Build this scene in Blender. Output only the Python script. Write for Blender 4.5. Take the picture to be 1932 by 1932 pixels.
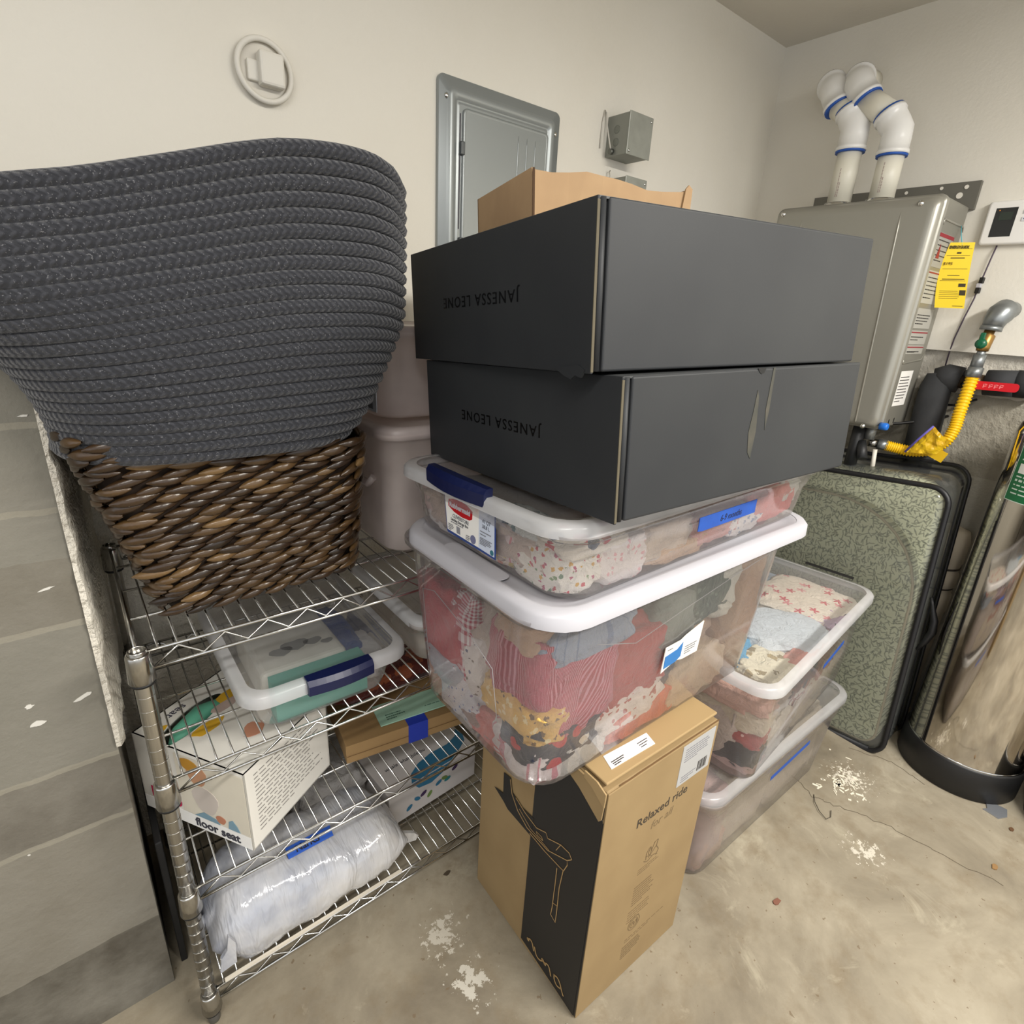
import bpy, bmesh, math, random
from mathutils import Vector, Matrix, noise, Euler
S = bpy.context.scene
for o in list(bpy.data.objects): bpy.data.objects.remove(o)
COL = S.collection
PI = math.pi
# ------------------------------------------------------------------ camera
cam_d = bpy.data.cameras.new('camera'); cam = bpy.data.objects.new('camera', cam_d); COL.objects.link(cam)
def camera_axes(pitch, roll, yaw):
    f = Vector((math.cos(yaw)*math.cos(pitch), math.sin(yaw)*math.cos(pitch), -math.sin(pitch)))
    r = Vector((math.sin(yaw), -math.cos(yaw), 0)); d = f.cross(r)
    r2 = r*math.cos(roll)+d*math.sin(roll); d2 = d*math.cos(roll)-r*math.sin(roll)
    return r2, d2, f
cr, cd, cf = camera_axes(math.radians(20.2), math.radians(-3.3), math.radians(50.5))
mw = Matrix((cr, -cd, -cf)).transposed().to_4x4(); mw.translation = Vector((0, 0, 1.388))
cam.matrix_world = mw
cam_d.sensor_width = 36; cam_d.lens = 1040/1932*36; cam_d.clip_start = .02
S.camera = cam
# ------------------------------------------------------------------ world, lights, exposure
w = bpy.data.worlds.new('world'); S.world = w; w.use_nodes = True
w.node_tree.nodes['Background'].inputs[0].default_value = (.95, .97, 1.0, 1)
w.node_tree.nodes['Background'].inputs[1].default_value = 1.0
def area(name, loc, rot, sx, sy, power, col):
    l = bpy.data.lights.new(name, 'AREA'); l.shape = 'RECTANGLE'; l.size = sx; l.size_y = sy
    l.energy = power; l.color = col
    o = bpy.data.objects.new(name, l); COL.objects.link(o); o.location = loc; o.rotation_euler = rot
    return o
area('ceiling_tube_light', (1.15, -.9, 2.30), (0, 0, .1), 1.2, .14, 75, (1, .965, .90))
area('ceiling_tube_light', (-.7, -.5, 2.30), (0, 0, .1), 1.2, .14, 25, (1, .975, .93))
S.view_settings.view_transform = 'Standard'; S.view_settings.look = 'None'
S.view_settings.gamma = 1; S.view_settings.use_curve_mapping = False
S.view_settings.exposure = .33
S.cycles.transparent_max_bounces = 32
S.cycles.max_bounces = 8

# ------------------------------------------------------------------ material helpers
def srgb(h):
    if isinstance(h, (tuple, list)): return tuple(h)[:3]+(1,)
    v = [int(h[i:i+2], 16)/255 for i in (0, 2, 4)]
    return tuple((c/12.92 if c <= .04045 else ((c+.055)/1.055)**2.4) for c in v)+(1,)
class NT:
    def __init__(s, name):
        s.m = bpy.data.materials.new(name); s.m.use_nodes = True; s.t = s.m.node_tree; s.t.nodes.clear()
        s.out = s.n('ShaderNodeOutputMaterial')
    def n(s, typ, **kw):
        x = s.t.nodes.new(typ)
        for k, v in kw.items(): setattr(x, k, v)
        return x
    def l(s, a, b): s.t.links.new(a, b)
    def set(s, sock, v):
        if hasattr(v, 'is_output'): s.l(v, sock)
        else: sock.default_value = v
    def math(s, op, a, b=0., c=0.):
        x = s.n('ShaderNodeMath', operation=op); s.set(x.inputs[0], a); s.set(x.inputs[1], b); s.set(x.inputs[2], c); return x.outputs[0]
    def mix(s, f, a, b):
        x = s.n('ShaderNodeMix', data_type='RGBA'); s.set(x.inputs['Factor'], f); s.set(x.inputs[6], a); s.set(x.inputs[7], b); return x.outputs[2]
    def ramp(s, f, stops, interp='LINEAR'):
        x = s.n('ShaderNodeValToRGB'); e = x.color_ramp; e.interpolation = interp
        while len(e.elements) < len(stops): e.elements.new(.5)
        for el, (p, c) in zip(e.elements, stops): el.position = p; el.color = c if len(c) == 4 else tuple(c)+(1,)
        s.l(f, x.inputs[0]); return x.outputs[0]
    def coord(s, kind='Object', scale=(1, 1, 1), rot=(0, 0, 0), loc=(0, 0, 0)):
        c = s.n('ShaderNodeTexCoord'); mp = s.n('ShaderNodeMapping')
        mp.inputs['Scale'].default_value = scale; mp.inputs['Rotation'].default_value = rot; mp.inputs['Location'].default_value = loc
        s.l(c.outputs[kind], mp.inputs[0]); return mp.outputs[0]
    def noise(s, vec, scale, detail=3, rough=.5, dist=0):
        x = s.n('ShaderNodeTexNoise'); s.l(vec, x.inputs['Vector']); x.inputs['Scale'].default_value = scale
        x.inputs['Detail'].default_value = detail; x.inputs['Roughness'].default_value = rough; x.inputs['Distortion'].default_value = dist
        return x.outputs['Fac']
    def bsdf(s, col, rough=.5, metal=0, spec=.5, **kw):
        x = s.n('ShaderNodeBsdfPrincipled'); s.set(x.inputs['Base Color'], col); s.set(x.inputs['Roughness'], rough)
        s.set(x.inputs['Metallic'], metal); x.inputs['Specular IOR Level'].default_value = spec
        for k, v in kw.items(): s.set(x.inputs[k], v)
        return x
    def bump(s, h, strength=.3, dist=.002, bsdf=None):
        x = s.n('ShaderNodeBump'); x.inputs['Strength'].default_value = strength; x.inputs['Distance'].default_value = dist
        s.l(h, x.inputs['Height'])
        if bsdf: s.l(x.outputs[0], bsdf.inputs['Normal'])
        return x.outputs[0]
    def done(s, sh):
        s.l(sh if hasattr(sh, 'is_output') else sh.outputs[0], s.out.inputs[0]); return s.m
MC = {}
def P(col, rough=.5, metal=0, var=None, vs=6, bump=0, bs=80, spec=.5, coat=0):
    key = (str(col), rough, metal, var, vs, bump, bs, spec, coat)
    if key in MC: return MC[key]
    t = NT('m_%d' % len(MC)); c = srgb(col)
    v = t.coord()
    if var: c = t.mix(t.ramp(t.noise(v, vs, 4), [(.35, (0, 0, 0)), (.65, (1, 1, 1))]), c, srgb(var))
    b = t.bsdf(c, rough, metal, spec)
    if coat: b.inputs['Coat Weight'].default_value = coat
    if bump: t.bump(t.noise(v, bs, 4), bump, .002, b)
    MC[key] = t.done(b); return MC[key]
def clear(name, tint, cloud, rough=.12, gl=1.0, white='f0eef0'):
    t = NT(name)
    tr = t.n('ShaderNodeBsdfTransparent'); tr.inputs[0].default_value = srgb(tint)
    d = t.bsdf(srgb(white), .45, 0, .2); d.inputs['Subsurface Weight'].default_value = 0
    v = t.coord(); nz = t.noise(v, 14, 2)
    tl = t.n('ShaderNodeBsdfTranslucent'); tl.inputs[0].default_value = srgb(white)
    ad = t.n('ShaderNodeMixShader'); ad.inputs[0].default_value = .4; t.l(d.outputs[0], ad.inputs[1]); t.l(tl.outputs[0], ad.inputs[2])
    m1 = t.n('ShaderNodeMixShader'); t.l(tr.outputs[0], m1.inputs[1]); t.l(ad.outputs[0], m1.inputs[2])
    t.l(t.math('MULTIPLY_ADD', nz, cloud*.5, cloud*.75), m1.inputs[0])
    g = t.n('ShaderNodeBsdfGlossy'); g.inputs['Roughness'].default_value = rough; g.inputs[0].default_value = (1, 1, 1, 1)
    fr = t.n('ShaderNodeFresnel'); fr.inputs[0].default_value = 1.38
    m2 = t.n('ShaderNodeMixShader'); t.l(m1.outputs[0], m2.inputs[1]); t.l(g.outputs[0], m2.inputs[2])
    t.l(t.math('MULTIPLY', fr.outputs[0], gl), m2.inputs[0])
    return t.done(m2)
def pattern(kind, base, cols, scale, rough=.9, rot=(0, 0, 0), thr=.3):
    key = ('pat', kind, base, str(cols), scale, rot, thr)
    if key in MC: return MC[key]
    t = NT('cloth_%d' % len(MC)); v = t.coord('UV' if kind in ('stripe', 'gingham') else 'Object', (scale,)*3, rot); b = srgb(base); C = [srgb(c) for c in cols]
    if kind in ('stripe', 'gingham'):
        sp = t.n('ShaderNodeSeparateXYZ'); t.l(v, sp.inputs[0])
        f = lambda a: t.math('GREATER_THAN', t.math('FRACT', a), thr+.2)
        if kind == 'stripe': c = t.mix(f(sp.outputs[0]), b, C[0])
        else:
            q = t.math('MULTIPLY', t.math('ADD', f(sp.outputs[0]), f(sp.outputs[1])), .5)
            c = t.mix(q, b, C[0])
    else:
        x = t.n('ShaderNodeTexVoronoi'); t.l(v, x.inputs['Vector']); x.inputs['Scale'].default_value = 1
        dist = x.outputs['Distance']
        if kind == 'star':
            x.voronoi_dimensions = '2D'; su = t.n('ShaderNodeVectorMath', operation='SUBTRACT'); t.l(v, su.inputs[0]); t.l(x.outputs['Position'], su.inputs[1])
            sx = t.n('ShaderNodeSeparateXYZ'); t.l(su.outputs[0], sx.inputs[0]); an = t.math('ARCTAN2', sx.outputs[1], sx.outputs[0])
            dist = t.math('DIVIDE', t.math('SQRT', t.math('ADD', t.math('MULTIPLY', sx.outputs[0], sx.outputs[0]), t.math('MULTIPLY', sx.outputs[1], sx.outputs[1]))), t.math('MULTIPLY_ADD', t.math('COSINE', t.math('MULTIPLY', an, 5.)), .38, .75))
        if kind == 'floral':
            dist = t.math('ADD', dist, t.math('MULTIPLY', t.math('SUBTRACT', t.noise(v, 4, 2), .5), .5))
        sel = t.n('ShaderNodeSeparateColor'); t.l(x.outputs['Color'], sel.inputs[0])
        n = len(C)
        cc = t.ramp(sel.outputs[0], [(i/n, C[i]) for i in range(n)], 'CONSTANT') if n > 1 else C[0]
        c = t.mix(t.math('LESS_THAN', dist, thr), b, cc)
    s = t.bsdf(c, rough, 0, .15); s.inputs['Sheen Weight'].default_value = .2
    t.bump(t.math('ADD', t.noise(t.coord('Object'), 28, 5, .62, 1.2), t.math('MULTIPLY', t.noise(t.coord('Object'), 700, 1), .06)), .8, .016, s)
    MC[key] = t.done(s); return MC[key]

# ------------------------------------------------------------------ mesh helpers
def link(name, me, parent=None, mats=()):
    o = bpy.data.objects.new(name, me); COL.objects.link(o)
    for m in (mats if isinstance(mats, (list, tuple)) else [mats]): me.materials.append(m)
    if parent is not None: o.parent = parent
    return o
def ob(name, bm, mats, parent=None, smooth=False, bevel=0, seg=2, sub=0, mat4=None):
    if mat4 is not None: bmesh.ops.transform(bm, matrix=mat4, verts=bm.verts)
    me = bpy.data.meshes.new(name); bmesh.ops.recalc_face_normals(bm, faces=bm.faces) if not getattr(bm, '_nr', 0) else None
    bm.to_mesh(me); bm.free()
    o = link(name, me, parent, mats)
    if smooth:
        for p in me.polygons: p.use_smooth = True
    if bevel:
        md = o.modifiers.new('b', 'BEVEL'); md.width = bevel; md.segments = seg; md.limit_method = 'ANGLE'
    if sub:
        md = o.modifiers.new('s', 'SUBSURF'); md.levels = sub; md.render_levels = sub
    return o
def tag(o, label=None, cat=None, group=None, kind=None):
    if label: o['label'] = label
    if cat: o['category'] = cat
    if group: o['group'] = group
    if kind: o['kind'] = kind
    return o
def thing(name, label, cat, loc=(0, 0, 0), rot=(0, 0, 0), group=None):
    o = bpy.data.objects.new(name, None); COL.objects.link(o); o.empty_display_size = .05
    o.location = loc; o.rotation_euler = rot
    return tag(o, label, cat, group)
def thingR(name, label, cat, loc, rx, ry, rz, group=None):
    o = thing(name, label, cat, loc, group=group)
    m = Matrix.Rotation(math.radians(rz), 4, 'Z') @ Matrix.Rotation(math.radians(rx), 4, 'X') @ Matrix.Rotation(math.radians(ry), 4, 'Y')
    o.rotation_euler = m.to_euler(); return o
def nb(): return bmesh.new()
def box(bm, a, b, mi=0):
    v = [bm.verts.new((x, y, z)) for z in (a[2], b[2]) for y in (a[1], b[1]) for x in (a[0], b[0])]
    for f in ((0, 2, 3, 1), (4, 5, 7, 6), (0, 1, 5, 4), (2, 6, 7, 3), (0, 4, 6, 2), (1, 3, 7, 5)):
        q = bm.faces.new([v[i] for i in f]); q.material_index = mi
    return bm
def B(a, b): return box(nb(), a, b)
def frame_dirs(pts):
    out = []
    for i in range(len(pts)):
        d = (pts[min(i+1, len(pts)-1)]-pts[max(i-1, 0)]).normalized(); out.append(d)
    return out
def tube(bm, pts, r, n=8, closed=False, cap=True, mi=0, uv=None):
    pts = [Vector(p) for p in pts]; N = len(pts)
    if closed: dirs = [(pts[(i+1) % N]-pts[i-1]).normalized() for i in range(N)]
    else: dirs = frame_dirs(pts)
    up = Vector((0, 0, 1)) if abs(dirs[0].z) < .9 else Vector((1, 0, 0))
    rings = []; u = (up-dirs[0]*up.dot(dirs[0])).normalized()
    for i, p in enumerate(pts):
        u = (u-dirs[i]*u.dot(dirs[i])).normalized(); v = dirs[i].cross(u)
        rr = r[i] if isinstance(r, (list, tuple)) else r
        rings.append([bm.verts.new(p+(u*math.cos(2*PI*k/n)+v*math.sin(2*PI*k/n))*rr) for k in range(n)])
    L = 0
    for i in range(N if closed else N-1):
        a, b = rings[i], rings[(i+1) % N]; L2 = L+(pts[(i+1) % N]-pts[i]).length
        for k in range(n):
            f = bm.faces.new((a[k], a[(k+1) % n], b[(k+1) % n], b[k])); f.material_index = mi; f.smooth = True
            if uv is not None:
                for lp, (uu, vv) in zip(f.loops, ((L, k/n), (L, (k+1)/n), (L2, (k+1)/n), (L2, k/n))): lp[uv].uv = (uu, vv)
        L = L2
    if cap and not closed:
        bm.faces.new(list(reversed(rings[0]))).material_index = mi; bm.faces.new(rings[-1]).material_index = mi
    return bm
def T(pts, r, n=8, **k): return tube(nb(), pts, r, n, **k)
def lathe(bm, prof, n=32, c=(0, 0), cap=True):
    rings = [[bm.verts.new((c[0]+r*math.cos(2*PI*k/n), c[1]+r*math.sin(2*PI*k/n), z)) for k in range(n)] for r, z in prof]
    for a, b in zip(rings, rings[1:]):
        for k in range(n): bm.faces.new((a[k], a[(k+1) % n], b[(k+1) % n], b[k])).smooth = True
    if cap: bm.faces.new(list(reversed(rings[0]))); bm.faces.new(rings[-1])
    return bm
def rrect(x0, y0, x1, y1, r, n=5):
    out = []
    for cx, cy, a in ((x1-r, y1-r, 0), (x0+r, y1-r, 90), (x0+r, y0+r, 180), (x1-r, y0+r, 270)):
        for k in range(n+1):
            t = math.radians(a+90*k/n); out.append((cx+r*math.cos(t), cy+r*math.sin(t)))
    return out
def loft(bm, rings, capb=False, capt=False, mi=0, smooth=True):
    R = [[bm.verts.new(p) for p in r] for r in rings]; n = len(R[0])
    for a, b in zip(R, R[1:]):
        for k in range(n):
            f = bm.faces.new((a[k], a[(k+1) % n], b[(k+1) % n], b[k])); f.material_index = mi; f.smooth = smooth
    if capb: bm.faces.new(list(reversed(R[0]))).material_index = mi
    if capt: bm.faces.new(R[-1]).material_index = mi
    return bm
def prism(bm, poly, h0, h1, axis='z', mi=0):
    def p3(a, b, h): return {'z': (a, b, h), 'y': (a, h, b), 'x': (h, a, b)}[axis]
    A = [bm.verts.new(p3(a, b, h0)) for a, b in poly]; Bv = [bm.verts.new(p3(a, b, h1)) for a, b in poly]; n = len(poly)
    bm.faces.new(A).material_index = mi; bm.faces.new(list(reversed(Bv))).material_index = mi
    for k in range(n): bm.faces.new((A[k], Bv[k], Bv[(k+1) % n], A[(k+1) % n])).material_index = mi
    return bm
def basis(org, xd, yd):
    x = Vector(xd).normalized(); y = Vector(yd).normalized(); z = x.cross(y)
    m = Matrix((x, y, z)).transposed().to_4x4(); m.translation = Vector(org); return m
def text(name, body, size, mat, parent, m, align='LEFT', ext=.0004, sx=1., shear=0, bold=0, space=1.):
    c = bpy.data.curves.new(name, 'FONT'); c.body = body; c.size = size; c.extrude = ext; c.align_x = align; c.align_y = 'CENTER'
    c.shear = shear; c.offset = bold; c.space_character = space; c.resolution_u = 3
    tmp = bpy.data.objects.new(name, c); COL.objects.link(tmp)
    dg = bpy.context.evaluated_depsgraph_get(); me = bpy.data.meshes.new_from_object(tmp.evaluated_get(dg))
    bpy.data.objects.remove(tmp); bpy.data.curves.remove(c)
    me.transform(m @ Matrix.Diagonal((sx, 1, 1, 1))); me.materials.clear()
    return link(name, me, parent, mat)
XZ = lambda o: basis(o, (1, 0, 0), (0, 0, 1))          # on a face that looks to -y
YZ = lambda o: basis(o, (0, -1, 0), (0, 0, 1))         # on a face that looks to -x
def strip(bm, pts, wd, m, th=.0005):
    "thin flat line of width wd along 2-D points in the plane of matrix m"
    pts = [Vector((p[0], p[1])) for p in pts]; n = len(pts); L = []; R = []
    for i in range(n):
        d = (pts[min(i+1, n-1)]-pts[max(i-1, 0)]).normalized(); q = Vector((-d.y, d.x))*wd/2
        L.append(pts[i]+q); R.append(pts[i]-q)
    for i in range(n-1):
        lo = [m @ Vector((p.x, p.y, 0)) for p in (L[i], R[i], R[i+1], L[i+1])]
        hi = [m @ Vector((p.x, p.y, th)) for p in (L[i], R[i], R[i+1], L[i+1])]
        a = [bm.verts.new(p) for p in lo]; b = [bm.verts.new(p) for p in hi]
        bm.faces.new(b); bm.faces.new(list(reversed(a)))
        for k in range(4): bm.faces.new((a[k], a[(k+1) % 4], b[(k+1) % 4], b[k]))
    return bm
def textlines(bm, m, x0, y0, wd, n, gap, h, rng, fill=.95):
    "rows of print too small to read: broken bars"
    for i in range(n):
        y = y0-i*gap; x = x0; end = x0+wd*(rng.uniform(.75, fill) if i < n-1 else .5)
        while x < end:
            l = min(rng.uniform(.02, .06)*wd*2, end-x); strip(bm, [(x, y), (x+l, y)], h, m); x += l+.012*wd*2
    return bm

# ------------------------------------------------------------------ common materials
CHROME = P('d8d8d6', .14, 1); CHROME2 = P('b5b3ae', .22, 1)
WHITE = P('b4b3b9', .45); BLACK = P('0a0a0b', .55); NAVY = P('0c1640', .38); PAPER = P('e9e7e3', .7); INK = P('2a2622', .8)
TAPE = P('1c4fa8', .6, var='1a479a', vs=30, bump=.1)
KRAFT = P('947d58', .75, var='8d7652', vs=9, bump=.05, bs=300)
KRAFT2 = P('97794f', .8, var='8d7049', vs=9, bump=.08, bs=200)
BLUEINK = P('26418a', .6); RED = P('b81420', .5); GREYINK = P('77777c', .8)
# ------------------------------------------------------------------ the setting
def wallmat(name, base, var, bump=.25):
    t = NT(name); v = t.coord('Object')
    c = t.mix(t.ramp(t.noise(v, 1.6, 4), [(.35, (0, 0, 0)), (.7, (1, 1, 1))]), srgb(base), srgb(var))
    b = t.bsdf(c, .7, 0, .25)
    h = t.math('ADD', t.noise(v, 90, 4, .6), t.math('MULTIPLY', t.noise(v, 22, 3), .8))
    t.bump(h, bump, .003, b); return t.done(b)
DRY = wallmat('drywall', 'e3dfd5', 'ddd8cc'); CEIL = wallmat('ceiling_paint', 'd6d1c6', 'cfcabf')
def stucco():
    t = NT('stucco'); v = t.coord('Object')
    c = t.mix(t.noise(v, 30, 5), srgb('e0dacd'), srgb('cfc9bb')); b = t.bsdf(c, .9, 0, .2)
    h = t.math('ADD', t.noise(v, 45, 5, .65), t.math('MULTIPLY', t.noise(v, 150, 3), .5))
    t.bump(h, 1., .012, b); return t.done(b)
STUCCO = stucco()
def block():
    t = NT('painted_block'); v = t.coord('Object'); sp = t.n('ShaderNodeSeparateXYZ'); t.l(v, sp.inputs[0])
    z = t.math('ADD', sp.outputs[2], t.math('MULTIPLY', t.math('SUBTRACT', t.noise(v, 14, 3), .5), .016))
    c = t.ramp(z, [(0, srgb('4f4a41')), (.205, srgb('767166')), (.49, srgb('656057')), (.624, srgb('77746a')), (.888, srgb('706b60')), (1., srgb('78756b'))], 'CONSTANT')
    c = t.mix(t.ramp(t.noise(v, 7, 6, .6), [(.35, (0, 0, 0)), (.7, (.8, .8, .8))]), c, srgb('827e74'))
    for zz in (.49, .624, .888, 1.076, 1.2):
        m = t.math('LESS_THAN', t.math('ABSOLUTE', t.math('SUBTRACT', z, zz)), .005); c = t.mix(t.math('MULTIPLY', m, .7), c, srgb('8f8a7c'))
    sp2 = t.math('GREATER_THAN', t.noise(v, 26, 2, .4), .745); c = t.mix(t.math('MULTIPLY', sp2, .8), c, srgb('d9d6cf'))
    b = t.bsdf(c, .8, 0, .3)
    t.bump(t.math('ADD', t.noise(v, 60, 5, .6), t.math('MULTIPLY', t.noise(v, 9, 3), 2)), .35, .006, b); return t.done(b)
BLOCK = block()
def stem():
    t = NT('stem_wall'); v = t.coord('Object'); sp = t.n('ShaderNodeSeparateXYZ'); t.l(v, sp.inputs[0]); z = sp.outputs[2]
    c = t.ramp(z, [(0, srgb('a8a499')), (.93, srgb('8f8a7d')), (1., srgb('8f8a7d'))], 'CONSTANT')
    c = t.mix(t.math('GREATER_THAN', t.math('ADD', z, t.math('MULTIPLY', t.noise(v, 20, 3), .03)), 1.215), c, srgb('d8d2c6'))
    c = t.mix(t.math('MULTIPLY', t.noise(v, 12, 5), .6), c, srgb('b8b3a6')); b = t.bsdf(c, .85, 0, .2)
    t.bump(t.math('ADD', t.noise(v, 70, 5, .65), t.noise(v, 25, 3)), .8, .008, b); return t.done(b)
STEM = stem()
def concrete():
    t = NT('concrete'); v = t.coord('Object')
    c = t.ramp(t.noise(v, 2.6, 7, .62, .4), [(.28, srgb('6a6153')), (.45, srgb('867d6c')), (.58, srgb('99907e')), (.74, srgb('aba392'))])
    c = t.mix(t.ramp(t.noise(v, 11, 6, .65), [(.5, (0, 0, 0)), (.72, (.55, .55, .55))]), c, srgb('75664f'))
    c = t.mix(t.ramp(t.noise(v, 5.5, 6, .7, .6), [(.58, (0, 0, 0)), (.68, (.55, .55, .55))]), c, srgb('b0a894'))
    def splash(c, cen, rad, thr, col, sc=26):
        g = t.n('ShaderNodeVectorMath', operation='DISTANCE'); t.l(v, g.inputs[0]); g.inputs[1].default_value = cen
        m = t.math('SUBTRACT', 1., t.math('DIVIDE', g.outputs['Value'], rad)); m = t.math('MAXIMUM', m, 0.)
        k = t.math('MULTIPLY', t.math('GREATER_THAN', t.math('ADD', t.noise(v, sc, 5, .7), t.math('MULTIPLY', m, .45)), thr), t.math('GREATER_THAN', m, .02))
        return t.mix(t.math('MULTIPLY', k, .75), c, srgb(col))
    c = splash(c, (.47, .74, 0), .15, .88, 'c3bdb0', 45); c = splash(c, (.47, .62, 0), .12, .86, 'cbc6ba', 45)
    c = splash(c, (1.55, .22, 0), .16, .9, 'd8d2c4', 60); c = splash(c, (1.8, .36, 0), .2, .9, 'e6dfd0', 90)
    c = t.mix(t.math('MULTIPLY', t.math('GREATER_THAN', t.noise(v, 60, 3), .7), .7), c, srgb('6b5a45'))
    b = t.bsdf(c, t.math('MULTIPLY_ADD', t.noise(v, 8, 3), .3, .42), 0, .4)
    t.bump(t.noise(v, 40, 6, .65), .25, .004, b); return t.done(b)
FLOOR = concrete()
def struct(name, bm, mats, **k): return tag(ob(name, bm, mats, **k), kind='structure')
struct('floor', B((-3.2, -3.2, -.1), (2.6, 1.6, 0)), FLOOR)
struct('wall_back', B((-3.2, 1.40, 1.335), (2.366, 1.6, 2.37)), DRY)
struct('wall_right', B((2.366, -3.2, 1.335), (2.6, 1.6, 2.37)), DRY)
struct('wall_back_base', B((-3.2, 1.425, 0), (2.395, 1.6, 1.335)), STUCCO)
struct('wall_right_base', B((2.395, -3.2, 0), (2.6, 1.425, 1.335)), STEM)
struct('ceiling', B((-3.2, -3.2, 2.37), (2.6, 1.6, 2.47)), CEIL)
def pier():
    bm = nb(); rng = random.Random(4)
    box(bm, (-3.2, 1.0, 0), (-.036, 1.425, 1.34))
    for x, z, w, h, a in ((-.062, .755, .028, .007, .35), (-.125, .73, .02, .008, .25), (-.13, .765, .012, .006, 0), (-.075, .955, .02, .003, .2), (-.05, 1.215, .012, .003, .1)):
        n = 12; poly = []
        for k in range(n):
            q = 2*PI*k/n; r = rng.uniform(.6, 1.25); u, v = w*.5*math.cos(q)*r, h*math.sin(q)*r*.6
            poly.append((x+u*math.cos(a)-v*math.sin(a), z+u*math.sin(a)+v*math.cos(a)))
        prism(bm, poly, .9988, 1.0002, 'y', mi=1)
    ob_ = struct('wall_left', bm, [BLOCK, P('cfccc4', .8)])
    # rough plaster skin on the return face, with ragged edges
    bm = nb(); ny, nz = 18, 60; g = []
    for j in range(nz+1):
        z = .635+(1.34-.635)*j/nz; row = []
        for i in range(ny+1):
            y = .998+.427*i/ny; n_ = noise.noise(Vector((y*22, z*22, 3)))
            n2 = noise.noise(Vector((y*60, z*60, 8)))
            x = -.026+.026*i/ny+.005*n_+.003*n2
            if i == 0: y += .006*noise.noise(Vector((1, z*40, 0)))-.004; x -= .004
            row.append(bm.verts.new((x, y, z+(.012*noise.noise(Vector((y*30, 0, 0))) if j == 0 else 0))))
        g.append(row)
    for j in range(nz):
        for i in range(ny): bm.faces.new((g[j][i], g[j][i+1], g[j+1][i+1], g[j+1][i])).smooth = True
    # close the skin against the wall behind it
    back = [[bm.verts.new((-.0375, v.co.y, v.co.z)) for v in (r[0],)] for r in g]
    for j in range(nz): bm.faces.new((back[j][0], g[j][0], g[j+1][0], back[j+1][0]))
    bk = [bm.verts.new((-.0375, v.co.y, v.co.z)) for v in g[0]]
    for i in range(ny): bm.faces.new((bk[i], bk[i+1], g[0][i+1], g[0][i]))
    struct('trim_1', bm, STUCCO)
pier()
def crack(pts, name):
    rng = random.Random(len(pts)); P2 = []
    for a, b in zip(pts, pts[1:]):
        for k in range(8):
            f = k/8; P2.append((a[0]+(b[0]-a[0])*f+rng.uniform(-.006, .006), a[1]+(b[1]-a[1])*f+rng.uniform(-.006, .006)))
    P2.append(pts[-1]); struct(name, strip(nb(), P2, .0022, Matrix.Translation((0, 0, .0002)), .0004), P('5d5344', .9))
crack([(1.66, .47), (1.62, .40), (1.65, .33), (1.70, .22), (1.72, .10), (1.75, -.05)], 'trim_2')
crack([(1.95, .42), (2.0, .30), (1.98, .2)], 'trim_3')

# ------------------------------------------------------------------ wall fittings
def round_plate():
    t = thing('round_cover', 'white painted round ring cover with square block high on the back wall', 'wall cover', (.43, 1.40, 1.758))
    m = basis((0, 0, .054), (1, 0, 0), (0, 0, 1)); wm = P('dad6cc', .6)
    ob('ring', tube(nb(), [(m @ Vector((.052*math.cos(a), .052*math.sin(a), .014))) for a in [2*PI*k/40 for k in range(40)]], .0055, 8, closed=True), wm, t)
    bm = lathe(nb(), [(.05, 0), (.05, .006), (.044, .0065)], 40); ob('plate', bm, P('cfcabf', .6), t, mat4=m)
    ob('block', B((-.034, -.022, .005), (.0, .014, .016)), wm, t, bevel=.003, mat4=m)
    ob('block', B((-.014, -.028, .005), (.034, .03, .034)), wm, t, bevel=.005, mat4=m)
round_plate()
def panel():
    t = thing('electrical_panel', 'large grey metal electrical panel on the back wall', 'electrical panel', (.838, 1.40, 1.28))
    w, h = .402, .635; g = P('8f9494', .32, .35, spec=.6); m = basis((0, 0, 0), (1, 0, 0), (0, 0, 1))
    def ring(i, z, r): return [m @ Vector((x, y, z)) for x, y in rrect(i, i, w-i, h-i, max(r, .003))]
    bm = loft(nb(), [ring(.0, 0, .016), ring(.0, .008, .016), ring(.002, .011, .015), ring(.022, .0125, .014), ring(.026, .019, .012), ring(.031, .021, .011), ring(.043, .021, .008), ring(.047, .016, .008), ring(.052, .0155, .006), ring(.056, .018, .005)], capt=True)
    ob('cover', bm, g, t)
    def ring2(i, z, r): return [m @ Vector((x, y, z)) for x, y in rrect(.066+i, .066+i, w-.05-i, h-.062-i, max(r, .003))]
    bm = loft(nb(), [ring2(0, .017, .012), ring2(0, .022, .012), ring2(.0035, .0245, .01), ring2(.007, .0225, .009)], capt=True)
    d = ob('door', bm, g, t)
    for x in (.245, .275, .305):
        ob('rib', T([m @ Vector((x, y, .0215)) for y in (.09, .2, .38, h-.105, h-.088)], [.003, .003, .003, .003, .0012], 6), g, d)
    for z in (.47, .25): ob('hinge', B((.058, -.028, z), (.070, -.016, z+.03)), P('5a5d5e', .4, .5), t, bevel=.002)
    for x, z in ((.022, h-.045), (w-.018, h-.055), (.022, .05), (w-.018, .05)):
        ob('screw', lathe(nb(), [(.0065, 0), (.0065, .002), (.004, .0045), (.0005, .005)], 14), CHROME, t, mat4=m @ Matrix.Translation((x, z, .012)))
    ob('latch_slot', B((.0585, -.0195, .30), (.0605, -.0155, .56)), P('3b3440', .6), t)
panel()
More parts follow.
